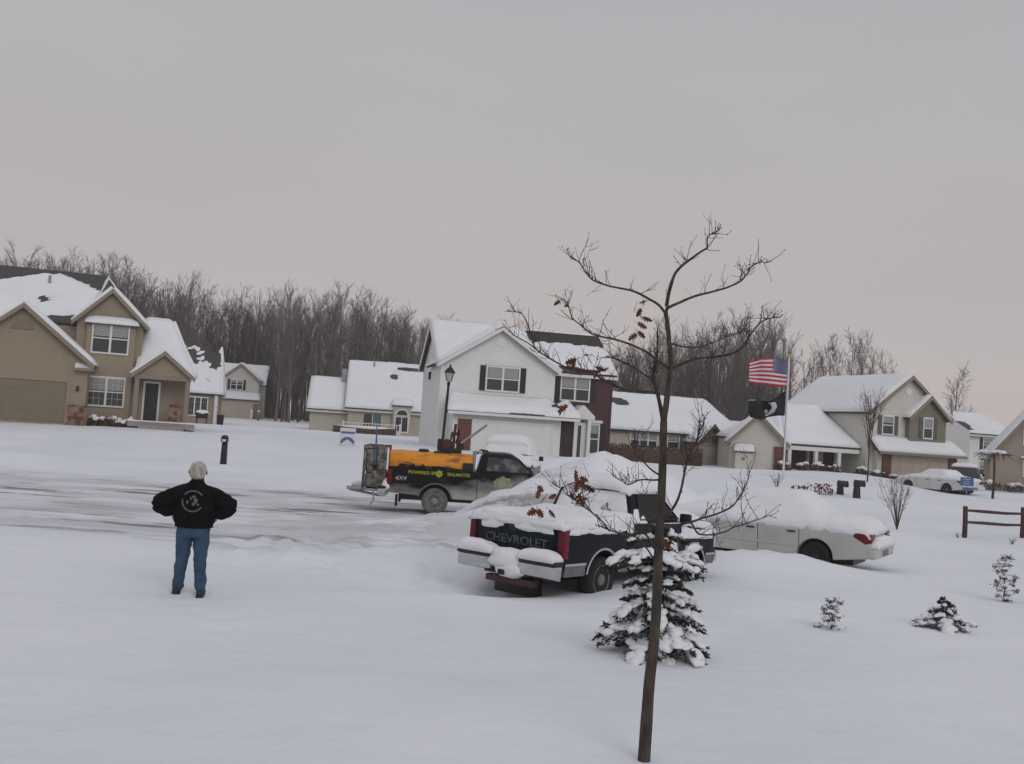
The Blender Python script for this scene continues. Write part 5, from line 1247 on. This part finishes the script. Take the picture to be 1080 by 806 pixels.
# ------------------------------------------------------------------ plants
OAK = [('trunk',[(1.235,8.000,-0.071),(1.239,8.000,-0.004),(1.242,8.000,0.315),(1.246,8.000,0.620),(1.261,8.000,0.874),(1.267,8.000,1.106),(1.262,8.000,1.436),(1.255,8.000,1.737),(1.255,8.000,2.001),(1.251,8.000,2.266),(1.237,8.000,2.691)],0.062,0.034),
('t',[(1.237,8.000,2.691),(1.251,7.991,2.875),(1.261,7.979,3.005),(1.263,7.965,3.119),(1.233,7.951,3.330),(1.199,7.936,3.540),(1.193,7.920,3.607)],0.03,0.019),
('t',[(1.193,7.920,3.607),(1.215,7.902,3.774),(1.239,7.879,3.863),(1.281,7.853,3.923),(1.344,7.825,3.975),(1.403,7.796,4.027),(1.441,7.765,4.054),(1.456,7.734,4.065),(1.446,7.702,4.125),(1.460,7.668,4.157),(1.497,7.635,4.168),(1.517,7.600,4.206)],0.017,0.004),
('t',[(1.238,8.000,2.676),(1.213,8.034,2.797),(1.181,8.078,2.920),(1.152,8.127,3.013),(1.165,8.179,3.110),(1.184,8.234,3.257),(1.189,8.291,3.405),(1.202,8.350,3.524)],0.024,0.008),
('b',[(1.194,7.920,3.584),(1.273,7.952,3.631),(1.343,7.993,3.672),(1.474,8.039,3.733),(1.595,8.089,3.775),(1.723,8.140,3.826),(1.830,8.194,3.891),(1.890,8.250,3.957),(1.932,8.307,4.025),(1.984,8.366,4.070),(2.046,8.426,4.105),(2.110,8.488,4.115),(2.190,8.550,4.147)],0.015,0.004),
('b',[(1.190,7.930,3.554),(1.129,7.897,3.607),(1.037,7.853,3.649),(0.923,7.805,3.687),(0.789,7.753,3.701),(0.686,7.699,3.709),(0.569,7.643,3.737),(0.502,7.585,3.790),(0.444,7.525,3.846),(0.395,7.463,3.857),(0.345,7.400,3.865)],0.014,0.004),
('b',[(1.246,7.980,3.119),(1.157,8.021,3.177),(1.069,8.073,3.245),(0.941,8.131,3.303),(0.789,8.194,3.345),(0.699,8.260,3.369),(0.624,8.328,3.395),(0.545,8.399,3.461),(0.478,8.471,3.529),(0.447,8.546,3.618),(0.414,8.622,3.691),(0.340,8.700,3.747)],0.014,0.004),
('b',[(1.150,8.060,3.009),(1.059,7.979,3.053),(0.960,7.874,3.094),(0.846,7.757,3.131),(0.744,7.632,3.145),(0.629,7.500,3.149)],0.012,0.005),
('b',[(1.165,8.020,2.913),(1.040,8.058,2.917),(0.898,8.108,2.933),(0.777,8.163,2.982),(0.664,8.222,3.048),(0.562,8.284,3.068),(0.449,8.348,3.088),(0.307,8.415,3.164),(0.196,8.484,3.230),(0.156,8.554,3.311),(0.136,8.626,3.391),(0.052,8.699,3.560),(-0.041,8.774,3.579),(-0.187,8.850,3.604)],0.015,0.004),
('b',[(0.223,8.700,3.237),(0.110,8.738,3.316),(-0.011,8.787,3.371),(-0.100,8.842,3.447),(-0.166,8.900,3.414)],0.008,0.003),
('b',[(1.258,7.970,3.096),(1.335,7.931,3.152),(1.422,7.880,3.193),(1.553,7.824,3.213),(1.673,7.764,3.239),(1.724,7.701,3.259),(1.755,7.635,3.293),(1.776,7.567,3.347),(1.785,7.497,3.392),(1.814,7.425,3.451),(1.850,7.351,3.481),(1.900,7.276,3.490),(1.963,7.200,3.482)],0.015,0.004),
('b',[(1.238,7.950,3.315),(1.372,8.013,3.299),(1.501,8.095,3.314),(1.595,8.185,3.351),(1.680,8.282,3.389),(1.813,8.384,3.463),(1.945,8.490,3.515),(2.018,8.600,3.605)],0.01,0.004),
('b',[(1.273,8.000,1.897),(1.325,7.955,1.972),(1.369,7.896,2.087),(1.387,7.830,2.224),(1.391,7.761,2.323),(1.401,7.687,2.437),(1.431,7.611,2.549),(1.460,7.531,2.660),(1.469,7.450,2.731)],0.016,0.005),
('b',[(1.397,7.800,2.337),(1.474,7.907,2.511),(1.563,8.046,2.621),(1.642,8.200,2.712)],0.008,0.003),
('b',[(1.272,8.000,1.844),(1.382,8.028,1.856),(1.501,8.064,1.890),(1.606,8.104,1.924),(1.683,8.147,1.949),(1.761,8.192,1.973),(1.840,8.239,2.002),(1.903,8.288,2.045),(1.951,8.338,2.095),(1.999,8.389,2.163),(2.033,8.442,2.218),(2.065,8.495,2.297),(2.099,8.550,2.362)],0.014,0.004),
('b',[(1.514,8.050,1.893),(1.542,8.022,1.844),(1.567,7.985,1.812),(1.642,7.944,1.814),(1.715,7.900,1.831),(1.770,7.854,1.861),(1.810,7.806,1.898),(1.885,7.757,1.937),(1.965,7.706,1.977),(2.009,7.653,2.006),(2.058,7.600,2.043)],0.01,0.003),
('b',[(1.267,8.000,1.662),(1.198,7.963,1.715),(1.127,7.915,1.790),(1.052,7.861,1.798),(0.986,7.804,1.778),(0.897,7.744,1.800),(0.801,7.681,1.829),(0.735,7.617,1.853),(0.663,7.550,1.869)],0.013,0.005),
('b',[(0.825,7.700,1.815),(0.790,7.659,1.853),(0.753,7.605,1.891),(0.672,7.546,1.956),(0.568,7.482,2.020),(0.506,7.416,2.061),(0.448,7.346,2.104),(0.374,7.274,2.159),(0.296,7.200,2.219)],0.009,0.003),
('b',[(0.677,7.600,1.952),(0.618,7.546,2.016),(0.579,7.477,2.104),(0.554,7.400,2.191)],0.006,0.003),
('b',[(1.226,8.000,1.584),(1.164,7.962,1.660),(1.100,7.913,1.721),(1.046,7.858,1.768),(0.994,7.800,1.771)],0.009,0.006),
('b',[(1.246,8.000,2.220),(1.132,7.918,2.217),(1.035,7.813,2.209),(0.949,7.695,2.180),(0.874,7.570,2.211),(0.800,7.438,2.248),(0.754,7.300,2.314)],0.01,0.003),
('b',[(1.248,8.000,2.243),(1.194,8.058,2.275),(1.140,8.134,2.322),(1.102,8.218,2.371),(1.063,8.307,2.421),(1.061,8.402,2.515),(1.072,8.500,2.684)],0.01,0.004),
('b',[(1.147,8.050,3.040),(1.131,8.202,3.149),(1.120,8.400,3.265)],0.007,0.003),
('b',[(1.258,8.000,1.813),(1.197,8.161,1.946),(1.173,8.369,2.046),(1.127,8.600,2.108)],0.007,0.003)]
OAKLEAF = [(0.560,7.420,2.226,7),(0.560,7.500,2.087,8),(0.239,7.300,2.003,5),(0.381,7.400,2.026,3),(0.967,7.900,3.528,4),(0.968,8.300,3.455,4),(1.030,7.850,3.625,2),(0.378,8.680,3.663,3),(0.547,8.600,3.135,3),(0.716,8.450,3.112,4),(0.643,8.500,3.176,2),(0.466,8.500,2.774,3),(1.290,7.900,1.780,3),(0.292,7.250,2.127,2)]

def twig(b, p, d, ln, r, rnd, depth):
    pts = [p]; q = p.copy(); dd = d.normalized()
    n = 3
    for k in range(n):
        dd = (dd + Vector((rnd.gauss(0, .16), rnd.gauss(0, .16), rnd.gauss(.10, .12)))).normalized()
        q = q + dd * ln / n; pts.append(q.copy())
    b.tube(pts, [r, r * .8, r * .65, r * .45], 4)
    b.blob(pts[-1], (r * 1.3, r * 1.3, r * 2.2), 0, 1)
    if depth > 0:
        for k in range(rnd.choice((1, 2, 2, 3))):
            i = rnd.choice((1, 2, 3)); sd = (dd + Vector((rnd.gauss(0, .8), rnd.gauss(0, .8), rnd.gauss(.3, .5)))).normalized()
            twig(b, pts[i], sd, ln * rnd.uniform(.35, .6), r * .7, rnd, depth - 1)
rnd = random.Random(12)
oak = thing('young_oak', 'young leafless oak with a few rusty dead leaves standing in the near snow', 'tree', (1.24, 7.99, gz(1.24, 7.99)))
base = Vector((1.24, 7.99, gz(1.24, 7.99)))
def loc(p): return Vector(p) - base
tr = MB(); tw = MB()
def smoothline(P, k=3):
    out_ = []
    for i in range(len(P) - 1):
        a, b_, c, d = P[max(i - 1, 0)], P[i], P[i + 1], P[min(i + 2, len(P) - 1)]
        for j in range(k):
            t_ = j / k; out_.append(.5 * ((2 * b_) + (c - a) * t_ + (2 * a - 5 * b_ + 4 * c - d) * t_ * t_ + (3 * b_ - a - 3 * c + d) * t_ ** 3))
    return out_ + [P[-1]]
for nm, pts, r0, r1 in OAK:
    P = smoothline([loc(p) for p in pts])
    if nm != 'trunk': P = P[:-2]
    if nm != 'trunk': P = [P[0]] + [q + Vector((noise.noise(q * 9), noise.noise(q * 9 + Vector((5, 0, 0))), noise.noise(q * 9 + Vector((0, 7, 0))))) * .006 for q in P[1:]]
    n = len(P)
    R = [.88 * (r0 + (r1 - r0) * (k / (n - 1)) ** .8) * (1 + .07 * noise.noise(P[k] * 14)) for k in range(n)]
    if nm == 'trunk': tr.tube(P, R, 12); continue
    if nm == 't': tr.tube(P, R, 8)
    else:
        b = MB(); b.tube(P, R, 7); b.build('limb', BARK, oak, smooth=True)
    L_ = sum((P[k + 1] - P[k]).length for k in range(n - 1))
    for k in range(int(L_ * 26)):
        i = min(n - 2, int((.18 + .82 * rnd.random() ** .75) * (n - 1)))
        if i > n - 4 and rnd.random() < .5: continue
        d = (P[i + 1] - P[i]).normalized()
        sd = (d * rnd.uniform(.2, .8) + Vector((rnd.gauss(0, .6), rnd.gauss(0, .7), rnd.gauss(.45, .5)))).normalized()
        twig(tw, P[i], sd, rnd.uniform(.05, .22), rnd.uniform(.0022, .0038), rnd, 1 if rnd.random() < .6 else 0)
    for k in range(3):
        sd = ((P[-1] - P[-2]).normalized() + Vector((rnd.gauss(0, .5), rnd.gauss(0, .4), rnd.gauss(.0, .4)))).normalized()
        twig(tw, P[-1 - rnd.randrange(0, 3)], sd, rnd.uniform(.03, .08), .003, rnd, 0)
tr.build('trunk', BARK, oak, smooth=True)
o_ = tw.build('twigs', BARK, oak, smooth=True)
LEAF = [(0, 0), (.1, .10), (.20, .28), (.30, .12), (.42, .38), (.52, .14), (.64, .34), (.74, .12), (.86, .20), (1.0, 0)]
for (x, y, z, n) in OAKLEAF:
    b = MB()
    for k in range(n):
        c = loc((x, y, z)) + Vector((rnd.gauss(0, .038), rnd.gauss(0, .045), rnd.gauss(0, .03)))
        ax = Vector((rnd.gauss(0, .8), rnd.gauss(0, .6), rnd.gauss(-.7, .5))).normalized(); sd = ax.cross(Vector((rnd.gauss(0, 1), rnd.gauss(0, 1), rnd.gauss(0, 1)))).normalized(); nn = ax.cross(sd)
        s_ = rnd.uniform(.06, .112); cu = rnd.uniform(.1, .5)
        up = [c + ax * (u * s_) + sd * (w_ * s_) + nn * (cu * s_ * (w_ * 1.2 + u * u * .5)) for u, w_ in LEAF]
        dn = [c + ax * (u * s_) - sd * (w_ * s_) + nn * (cu * s_ * (w_ * 1.2 + u * u * .5)) for u, w_ in LEAF]
        md = [c + ax * (u * s_) + nn * (cu * s_ * u * u * .5) for u, w_ in LEAF]
        for A in (up, dn):
            b.add(A + md, [(i, i + 1, len(A) + i + 1, len(A) + i) for i in range(len(A) - 1)])
        b.tube([c - ax * .03, c], .0018, 4)
    b.build('leaf_cluster', DEADLEAF, oak)

def conifer(name, label, x, y, ht, R, seed, nb, snow=1.0, skirt=1.0, group=None, needles=46, cat='tree', nlen=.07, lump=1.0, extra=()):
    t = thing(name, label, cat, (x, y, gz(x, y) - .03), 0, group)
    rn = random.Random(seed); nd = MB(); sn = MB(); st = MB()
    st.tube([(0, 0, -.05), (.01, 0, ht * .5), (0, 0, ht)], [.035 * ht, .022 * ht, .006], 7)
    for k in range(nb + len(extra)):
        f = ((min(k, nb - 1) + rn.random()) / nb) ** 1.25
        z0 = ht * (.10 + .86 * f); z0 += ht * .05 * (f > .42) * (f < .55); ln = R * (1 - f) ** (1.0 if f < .35 else 1.35) * rn.uniform(.72, 1.12) + .05
        a = k * 2.399 + rn.uniform(-.4, .4)
        if k >= nb: z0, a, ln = extra[k - nb]; f = .3
        hd = Vector((cos(a), sin(a), 0)); droop = rn.uniform(.18, .42) * (1 - .8 * f)
        pts = []
        for q in range(7):
            s_ = q / 6; pts.append(Vector((0, 0, z0)) + hd * (ln * s_) + Vector((0, 0, ln * (.16 * s_ - droop * s_ * s_ * 1.5))))
        st.tube(pts, [.010 * (1 - .7 * q / 6) for q in range(7)], 4)
        side = hd.cross(Vector((0, 0, 1)))
        for q in range(needles):
            s_ = rn.uniform(.15, 1.02); i = min(5, int(s_ * 6)); p = pts[i].lerp(pts[i + 1], min(1, s_ * 6 - i))
            w_ = ln * .36 * (1.1 - s_ * .75)
            off = rn.uniform(-1, 1) * w_
            p = p + side * off + hd * abs(off) * .35 + Vector((0, 0, -abs(off) * .25 - rn.uniform(0, .035)))
            d = (hd * rn.uniform(.3, 1) + side * math.copysign(rn.uniform(.2, 1), off) + Vector((0, 0, rn.gauss(-.25, .4)))).normalized() * rn.uniform(.6, 1.25) * nlen
            for j in range(6):
                e_ = Vector((rn.gauss(0, 1), rn.gauss(0, 1), rn.gauss(0, 1))); e_ = (e_ - d * (e_.dot(d) / d.length_squared)).normalized()
                nd.add([p - d * .1, p + d * .35 + e_ * nlen * .17, p + d * .9, p + d * .45 - e_ * nlen * .10], [(0, 1, 2, 3)])
        if snow and rn.random() < snow:
            m = 8
            for q in range(m):
                s_ = .22 + .70 * q / (m - 1) + rn.uniform(-.06, .06); i = min(5, int(s_ * 6)); p = pts[i].lerp(pts[i + 1], min(1, s_ * 6 - i))
                rx = (ln * rn.uniform(.07, .15) + .012) * lump; th = rn.uniform(.020, .044) * min(1.2, .5 + ln)
                b2 = MB(); b2.blob((0, 0, 0), (rx, rx * rn.uniform(.7, 1.5), th), .6, 2, rn.random() * 50, 1.3)
                sl_ = atan2((pts[i + 1] - pts[i]).z, sqrt((pts[i + 1] - pts[i]).x ** 2 + (pts[i + 1] - pts[i]).y ** 2 + 1e-9))
                M_ = Matrix.Translation(p + Vector((0, 0, th * .8)) + side * rn.uniform(-1, 1) * ln * .22 * (1.1 - s_ * .7) * (q % 2)) @ Matrix.Rotation(a, 4, 'Z') @ Matrix.Rotation(-sl_, 4, 'Y')
                sn.add([M_ @ Vector(v) for v in b2.v], b2.f)
    st.build('stem', BARK, t); nd.build('foliage', NEEDLE, t)
    if sn.v: sn.build('snow_load', CARSNOW, t, smooth=True)
    return t
conifer('young_spruce', 'small snow-laden spruce right behind the oak trunk', 1.82, 11.55, 1.56, .66, 4, 84, .95, needles=76, extra=[(1.10, 3.0, .60), (1.12, 3.35, .62), (1.02, 2.75, .58), (1.06, -.15, .52), (1.10, .25, .50), (1.0, -.5, .5), (1.15, 3.9, .5), (1.12, -1.2, .42), (1.3, 2.9, .36), (1.34, .1, .3)])
conifer('low_spruce', 'low wide snowy evergreen, middle one of the three plants at the right', 6.63, 14.9, .52, .50, 8, 26, .75, needles=40, nlen=.055, group='small evergreens in the right snow')
def clump_plant(name, label, x, y, ht, spread, n, seed, group):
    # a little leggy evergreen: dark needle tufts on thin stems, each with a dab of snow
    t = thing(name, label, 'shrub', (x, y, gz(x, y) - .03), 0, group); rn = random.Random(seed); st = MB(); nd = MB(); sn = MB()
    P = [Vector((0, 0, 0)), Vector((.03, 0, ht * .35)), Vector((-.02, .02, ht * .7)), Vector((.03, 0, ht))]
    st.tube(P, [.012, .01, .008, .004], 5)
    for k in range(n):
        f = (k + rn.random()) / n; i = min(2, int(f * 3)); p = P[i].lerp(P[i + 1], f * 3 - i); a = k * 2.4 + rn.uniform(-.6, .6)
        q = p + Vector((cos(a), sin(a), rn.uniform(-.1, .35))) * spread * rn.uniform(.2, 1) * (1 - .5 * f)
        st.tube([p, p.lerp(q, .5) + Vector((0, 0, .015)), q], [.006, .005, .003], 4)
        for j in range(60):
            d = Vector((rn.gauss(0, 1), rn.gauss(0, 1), rn.gauss(0, .8))).normalized() * rn.uniform(.02, .065); e_ = Vector((rn.gauss(0, 1), rn.gauss(0, 1), rn.gauss(0, 1))).normalized() * .009
            c = q + Vector((rn.gauss(0, .025), rn.gauss(0, .025), rn.gauss(0, .018))); nd.add([c, c + d * .5 + e_, c + d, c + d * .5 - e_], [(0, 1, 2, 3)])
        if rn.random() < .8: sn.blob(q + Vector((0, 0, .024)), (rn.uniform(.04, .07), rn.uniform(.035, .06), .026), .5, 2, k)
    st.build('stem', BARK, t); nd.build('foliage', NEEDLE, t); sn.build('snow_load', CARSNOW, t, smooth=True); return t
clump_plant('seedling_evergreen', 'sparse little evergreen, nearest of the three plants at the right', 4.74, 14.25, .46, .20, 14, 9, 'small evergreens in the right snow')
clump_plant('leggy_evergreen', 'slim upright little evergreen, tallest of the three plants at the right', 9.2, 18.3, .85, .30, 24, 15, 'small evergreens in the right snow')

def bare_plant(name, label, cat, x, y, ht, spread, n, seed, r=.012, droop=0.0, m=None, trunk=0.0, group=None, sub=3):
    t = thing(name, label, cat, (x, y, gz(x, y) - .05), 0, group); rn = random.Random(seed); b = MB(); tb = MB()
    if trunk: tb.tube([(0, 0, 0), (.02, .01, trunk * .5), (0, 0, ht * .9)], [r * 2.4, r * 2.0, r * .6], 7); tb.build('trunk', m or STEM, t)
    for k in range(n):
        a = rn.random() * 6.283; z0 = trunk * (1 + (ht * .75 / trunk - 1) * rn.random()) if trunk else 0
        p = Vector((0, 0, z0)); L_ = (ht - z0) * rn.uniform(.75, 1.05); sp = spread * rn.uniform(.3, 1)
        pts = []
        for q in range(6):
            s_ = q / 5; pts.append(p + Vector((cos(a) * sp * s_ ** 1.1, sin(a) * sp * s_ ** 1.1, L_ * (s_ * (1 + droop * 1.2) - droop * 1.6 * s_ * s_))))
        b.tube(pts, [r * (1 - .75 * q / 5) for q in range(6)], 4)
        for q in range(sub):
            i = rn.choice((2, 3, 4)); d = (pts[i + 1] - pts[i]).normalized(); d = (d + Vector((rn.gauss(0, .5), rn.gauss(0, .5), rn.gauss(0, .3)))).normalized()
            twig(b, pts[i], d, L_ * rn.uniform(.15, .32), r * .35, rn, 1)
    b.build('branches', m or STEM, t)
    return t
bare_plant('bare_shrub', 'bare twiggy shrub standing right of the silver sedan', 'shrub', 11.5, 29.2, 1.65, .62, 13, 31, .014, .12, sub=5)
bare_plant('slim_tree', 'slim leafless young tree in front of the porch house', 'tree', 19.9, 55.0, 5.0, 1.0, 22, 33, .022, 0, STEM, 1.3, sub=4)
bare_plant('dry_stems', 'thin dry flower stems in the snow left of the pink flowers', 'plant', 12.6, 46.4, .75, .5, 16, 35, .010, 0)
bare_plant('leafless_bush', 'small dark leafless bush in the snow before the ranch house', 'shrub', 11.0, 59.5, 1.0, .6, 26, 36, .018, .2, sub=4)
bare_plant('grass_tuft', 'tiny dry tuft poking out of the snow below the fence rails', 'plant', 16.0, 31.4, .28, .16, 14, 37, .008, .2, sub=1)
bare_plant('weed_tuft', 'tiny dry tuft at the foot of the first fence post', 'plant', 14.6, 32.1, .25, .12, 10, 38, .008, .2, sub=1)
bare_plant('brown_weed', 'faint brown weed clump behind the right front of the navy pickup', 'plant', 5.9, 24.0, .9, .5, 26, 39, .008, .1)
t = thing('flower_patch', 'patch of dried pink flowers with brown foliage in the snow', 'flowers', (13.9, 46.0, gz(13.9, 46.0) - .05))
rn = random.Random(44); b = MB(); c = MB()
for k in range(90):
    x, y = rn.uniform(-.75, 1.15), rn.uniform(-.3, .3); hh = rn.uniform(.15, .55) * (.7 + .3 * (x > 0))
    b.tube([(x, y, 0), (x + rn.gauss(0, .04), y, hh)], [.01, .006], 3)
    (c if rn.random() < .5 else b).blob((x, y, hh), (rn.uniform(.03, .06),) * 3, .4, 1, k)
b.build('stems', STEM, t); c.build('flower_heads', FLOWERP, t)
t = thing('weeping_tree', 'small weeping tree with snow along its drooping crown before the beige house', 'tree', (24.4, 50.0, gz(24.4, 50)))
MB().tube([(0, 0, -.1), (.03, 0, 1.2), (0, 0, 2.25)], [.07, .055, .045], 8).build('trunk', BARK, t)
b = MB(); s_ = MB()
for k in range(40):
    a = rn.random() * 6.283; R_ = rn.uniform(.3, .95)
    pts = [Vector((0, 0, 2.2))] + [Vector((cos(a) * R_ * q, sin(a) * R_ * q, 2.2 + .28 * sin(q * 2.4) - .55 * q * q * rn.uniform(.5, 1))) for q in (.33, .66, 1)]
    b.tube(pts, [.02, .014, .01, .006], 4)
    if k % 2 == 0: s_.blob(pts[2] + Vector((0, 0, .04)), (.20, .20, .06), .4, 2, k)
    twig(b, pts[2], Vector((cos(a), sin(a), -.6)), .4, .008, rn, 1)
b.build('crown', BARK, t); s_.build('snow_load', ROOFSNOW, t, smooth=True)

# ------------------------------------------------------------------ the woods
def wood_tree(rn, ht, spread, nmain, nsub, sides=3):
    b = MB(); P = [Vector((0, 0, -.5))]; lean = Vector((rn.gauss(0, .03), rn.gauss(0, .03), 1))
    n = 6
    for k in range(1, n + 1): P.append(P[-1] + Vector((lean.x + rn.gauss(0, .03), lean.y + rn.gauss(0, .035), 1)) * ht / n)
    r0 = ht * .0095
    b.tube(P, [r0 * (1.1 - .98 * k / n) for k in range(n + 1)], 5, False)
    for k in range(nmain):
        f = .22 + .76 * ((k + rn.random()) / nmain); i = min(n - 1, int(f * n)); p = P[i].lerp(P[i + 1], f * n - i)
        a = rn.random() * 6.283; L_ = spread * rn.uniform(.6, 1.15) * (1.15 - .75 * abs(f - .5))
        d = Vector((cos(a) * .48, sin(a) * .48, rn.uniform(.7, 1.4))).normalized()
        q = [p, p + d * L_ * .5 + Vector((0, 0, .02 * L_)), p + d * L_ + Vector((0, 0, .22 * L_))]
        rb = r0 * .34 * (1.2 - f)
        b.tube(q, [rb, rb * .7, rb * .25], sides, False)
        for j in range(nsub):
            g = rn.uniform(.25, 1); i2 = 0 if g < .5 else 1; pp = q[i2].lerp(q[i2 + 1], (g - .5 * i2) * 2)
            d2 = (d + Vector((rn.gauss(0, .55), rn.gauss(0, .55), rn.gauss(.25, .4)))).normalized(); l2 = L_ * rn.uniform(.25, .55)
            e2 = pp + d2 * l2
            b.tube([pp, pp + d2 * l2 * .55 + Vector((0, 0, .04)), e2], [.024, .018, .008], 3, False)
            for m_ in range(4):
                d3 = (d2 + Vector((rn.gauss(0, .6), rn.gauss(0, .6), rn.gauss(.3, .4)))).normalized(); s3 = pp.lerp(e2, rn.uniform(.3, 1))
                b.tube([s3, s3 + d3 * l2 * rn.uniform(.35, .75)], [.012, .005], 3, False)
    return b
rn = random.Random(77)
VAR = []
for k in range(9): VAR.append(wood_tree(rn, rn.uniform(16, 17.5), rn.uniform(2.8, 3.7), 30, 6))
VARO = [v.build('bare_tree', WOODBARK if k % 3 else PALEBARK, None) for k, v in enumerate(VAR)]
def left_scale(px): return (1.0 if px < 330 else 1.0 - .12 * sstep(330, 490, px)) + .11 * sstep(190, 60, px)
used = set()
def put(px, d, sc_, label, group, name='bare_tree'):
    k = rn.randrange(len(VARO)); src = VARO[k]
    if k in used: o = src.copy(); COL.objects.link(o)
    else: o = src; used.add(k)
    x = (px - 540) / 1050 * d
    o.location = (x, d, gz(x, d)); o.rotation_euler = (0, 0, rn.random() * 6.28); o.scale = (sc_,) * 3
    tagp(o, label, 'tree', group); return o
for k in range(150):
    px = -45 + 535 * (k + rn.random()) / 150; d = rn.uniform(124, 146) + 22 * sstep(330, 495, px)
    if 205 < px < 292: d = rn.uniform(151, 160)
    put(px, d, rn.uniform(.86, 1.02) * left_scale(px), 'tall leafless tree at the front of the wood behind the left houses', 'front trees of the left wood')
for k in range(80):
    px = 560 + 268 * (k + rn.random()) / 80; d = rn.uniform(128, 150)
    sc_ = .60 + .27 * sstep(600, 720, px) + .12 * sstep(720, 790, px); 
    put(px, d, sc_ * rn.uniform(.85, 1.08), 'leafless tree in the wood behind the ranch house and the flags', 'front trees of the middle wood')
for k, px in enumerate((836, 846, 855, 864, 872, 881, 889, 897, 906, 914, 922, 930, 938)):
    put(px, rn.uniform(118, 140), (.70, .68, .72, .78, .82, .84, .88, .90, .88, .84, .80, .76, .70)[k], 'leafless tree rising behind the snowy roof of the porch house', 'trees behind the porch house')
lone = put(1013, 112, .66, 'lone leafless tree rising over the roof of the plain white house', None); lone.scale = (1.15, 1.15, .66)
# the depth of the wood: nobody could count it
def mass(name, n, pxr, dr, scf, seed, saplings):
    r2 = random.Random(seed); small = [wood_tree(r2, 17, 3.4, 14, 3) for _ in range(5)]; sap = [wood_tree(r2, 8, 1.9, 12, 3) for _ in range(4)]
    b = MB()
    for k in range(n + saplings):
        px = r2.uniform(*pxr); d = r2.uniform(*dr); x = (px - 540) / 1050 * d; s_ = scf(px) * r2.uniform(.86, 1.03) * (1 if k < n else r2.uniform(.7, 1.4)); a = r2.random() * 6.28; ca, sa = cos(a) * s_, sin(a) * s_
        src = r2.choice(small) if k < n else r2.choice(sap); z0 = gz(x, d); n0 = len(b.v)
        b.v += [(x + v[0] * ca - v[1] * sa, d + v[0] * sa + v[1] * ca, z0 + v[2] * s_) for v in src.v]
        b.f += [tuple(i + n0 for i in f) for f in src.f]; b.mi += [0] * len(src.f)
    me = bpy.data.meshes.new(name); me.from_pydata(b.v, [], b.f); me.materials.append(WOODBARK)
    o = bpy.data.objects.new(name, me); COL.objects.link(o); o['kind'] = 'stuff'; return o
o = mass('far_wood', 420, (-60, 492), (150, 215), lambda p: 1.05 * left_scale(p) + .08, 5, 500); tagp(o, 'dense leafless grey-brown wood rising behind the left houses', 'wood')
o = mass('middle_wood', 200, (545, 835), (150, 200), lambda p: .66 + .32 * sstep(600, 740, p), 6, 240); tagp(o, 'dense leafless wood rising behind the ranch house', 'wood')

# ------------------------------------------------------------------ the winter air
hz = MB().box(-420, 420, -60, 330, -3, 60).build('haze', [], None)
hm = bpy.data.materials.new('thin_winter_haze'); hm.use_nodes = True; ht = hm.node_tree; ht.nodes.clear()
ho = ht.nodes.new('ShaderNodeOutputMaterial'); hv = ht.nodes.new('ShaderNodeVolumePrincipled')
hv.inputs['Color'].default_value = (0.9, 0.9, 0.92, 1); hv.inputs['Density'].default_value = 0.0008; hv.inputs['Anisotropy'].default_value = 0.0
ht.links.new(hv.outputs[0], ho.inputs['Volume'])
hz.data.materials.clear(); hz.data.materials.append(hm)
hz['kind'] = 'stuff'; hz['label'] = 'thin pale winter haze hanging over the whole street'
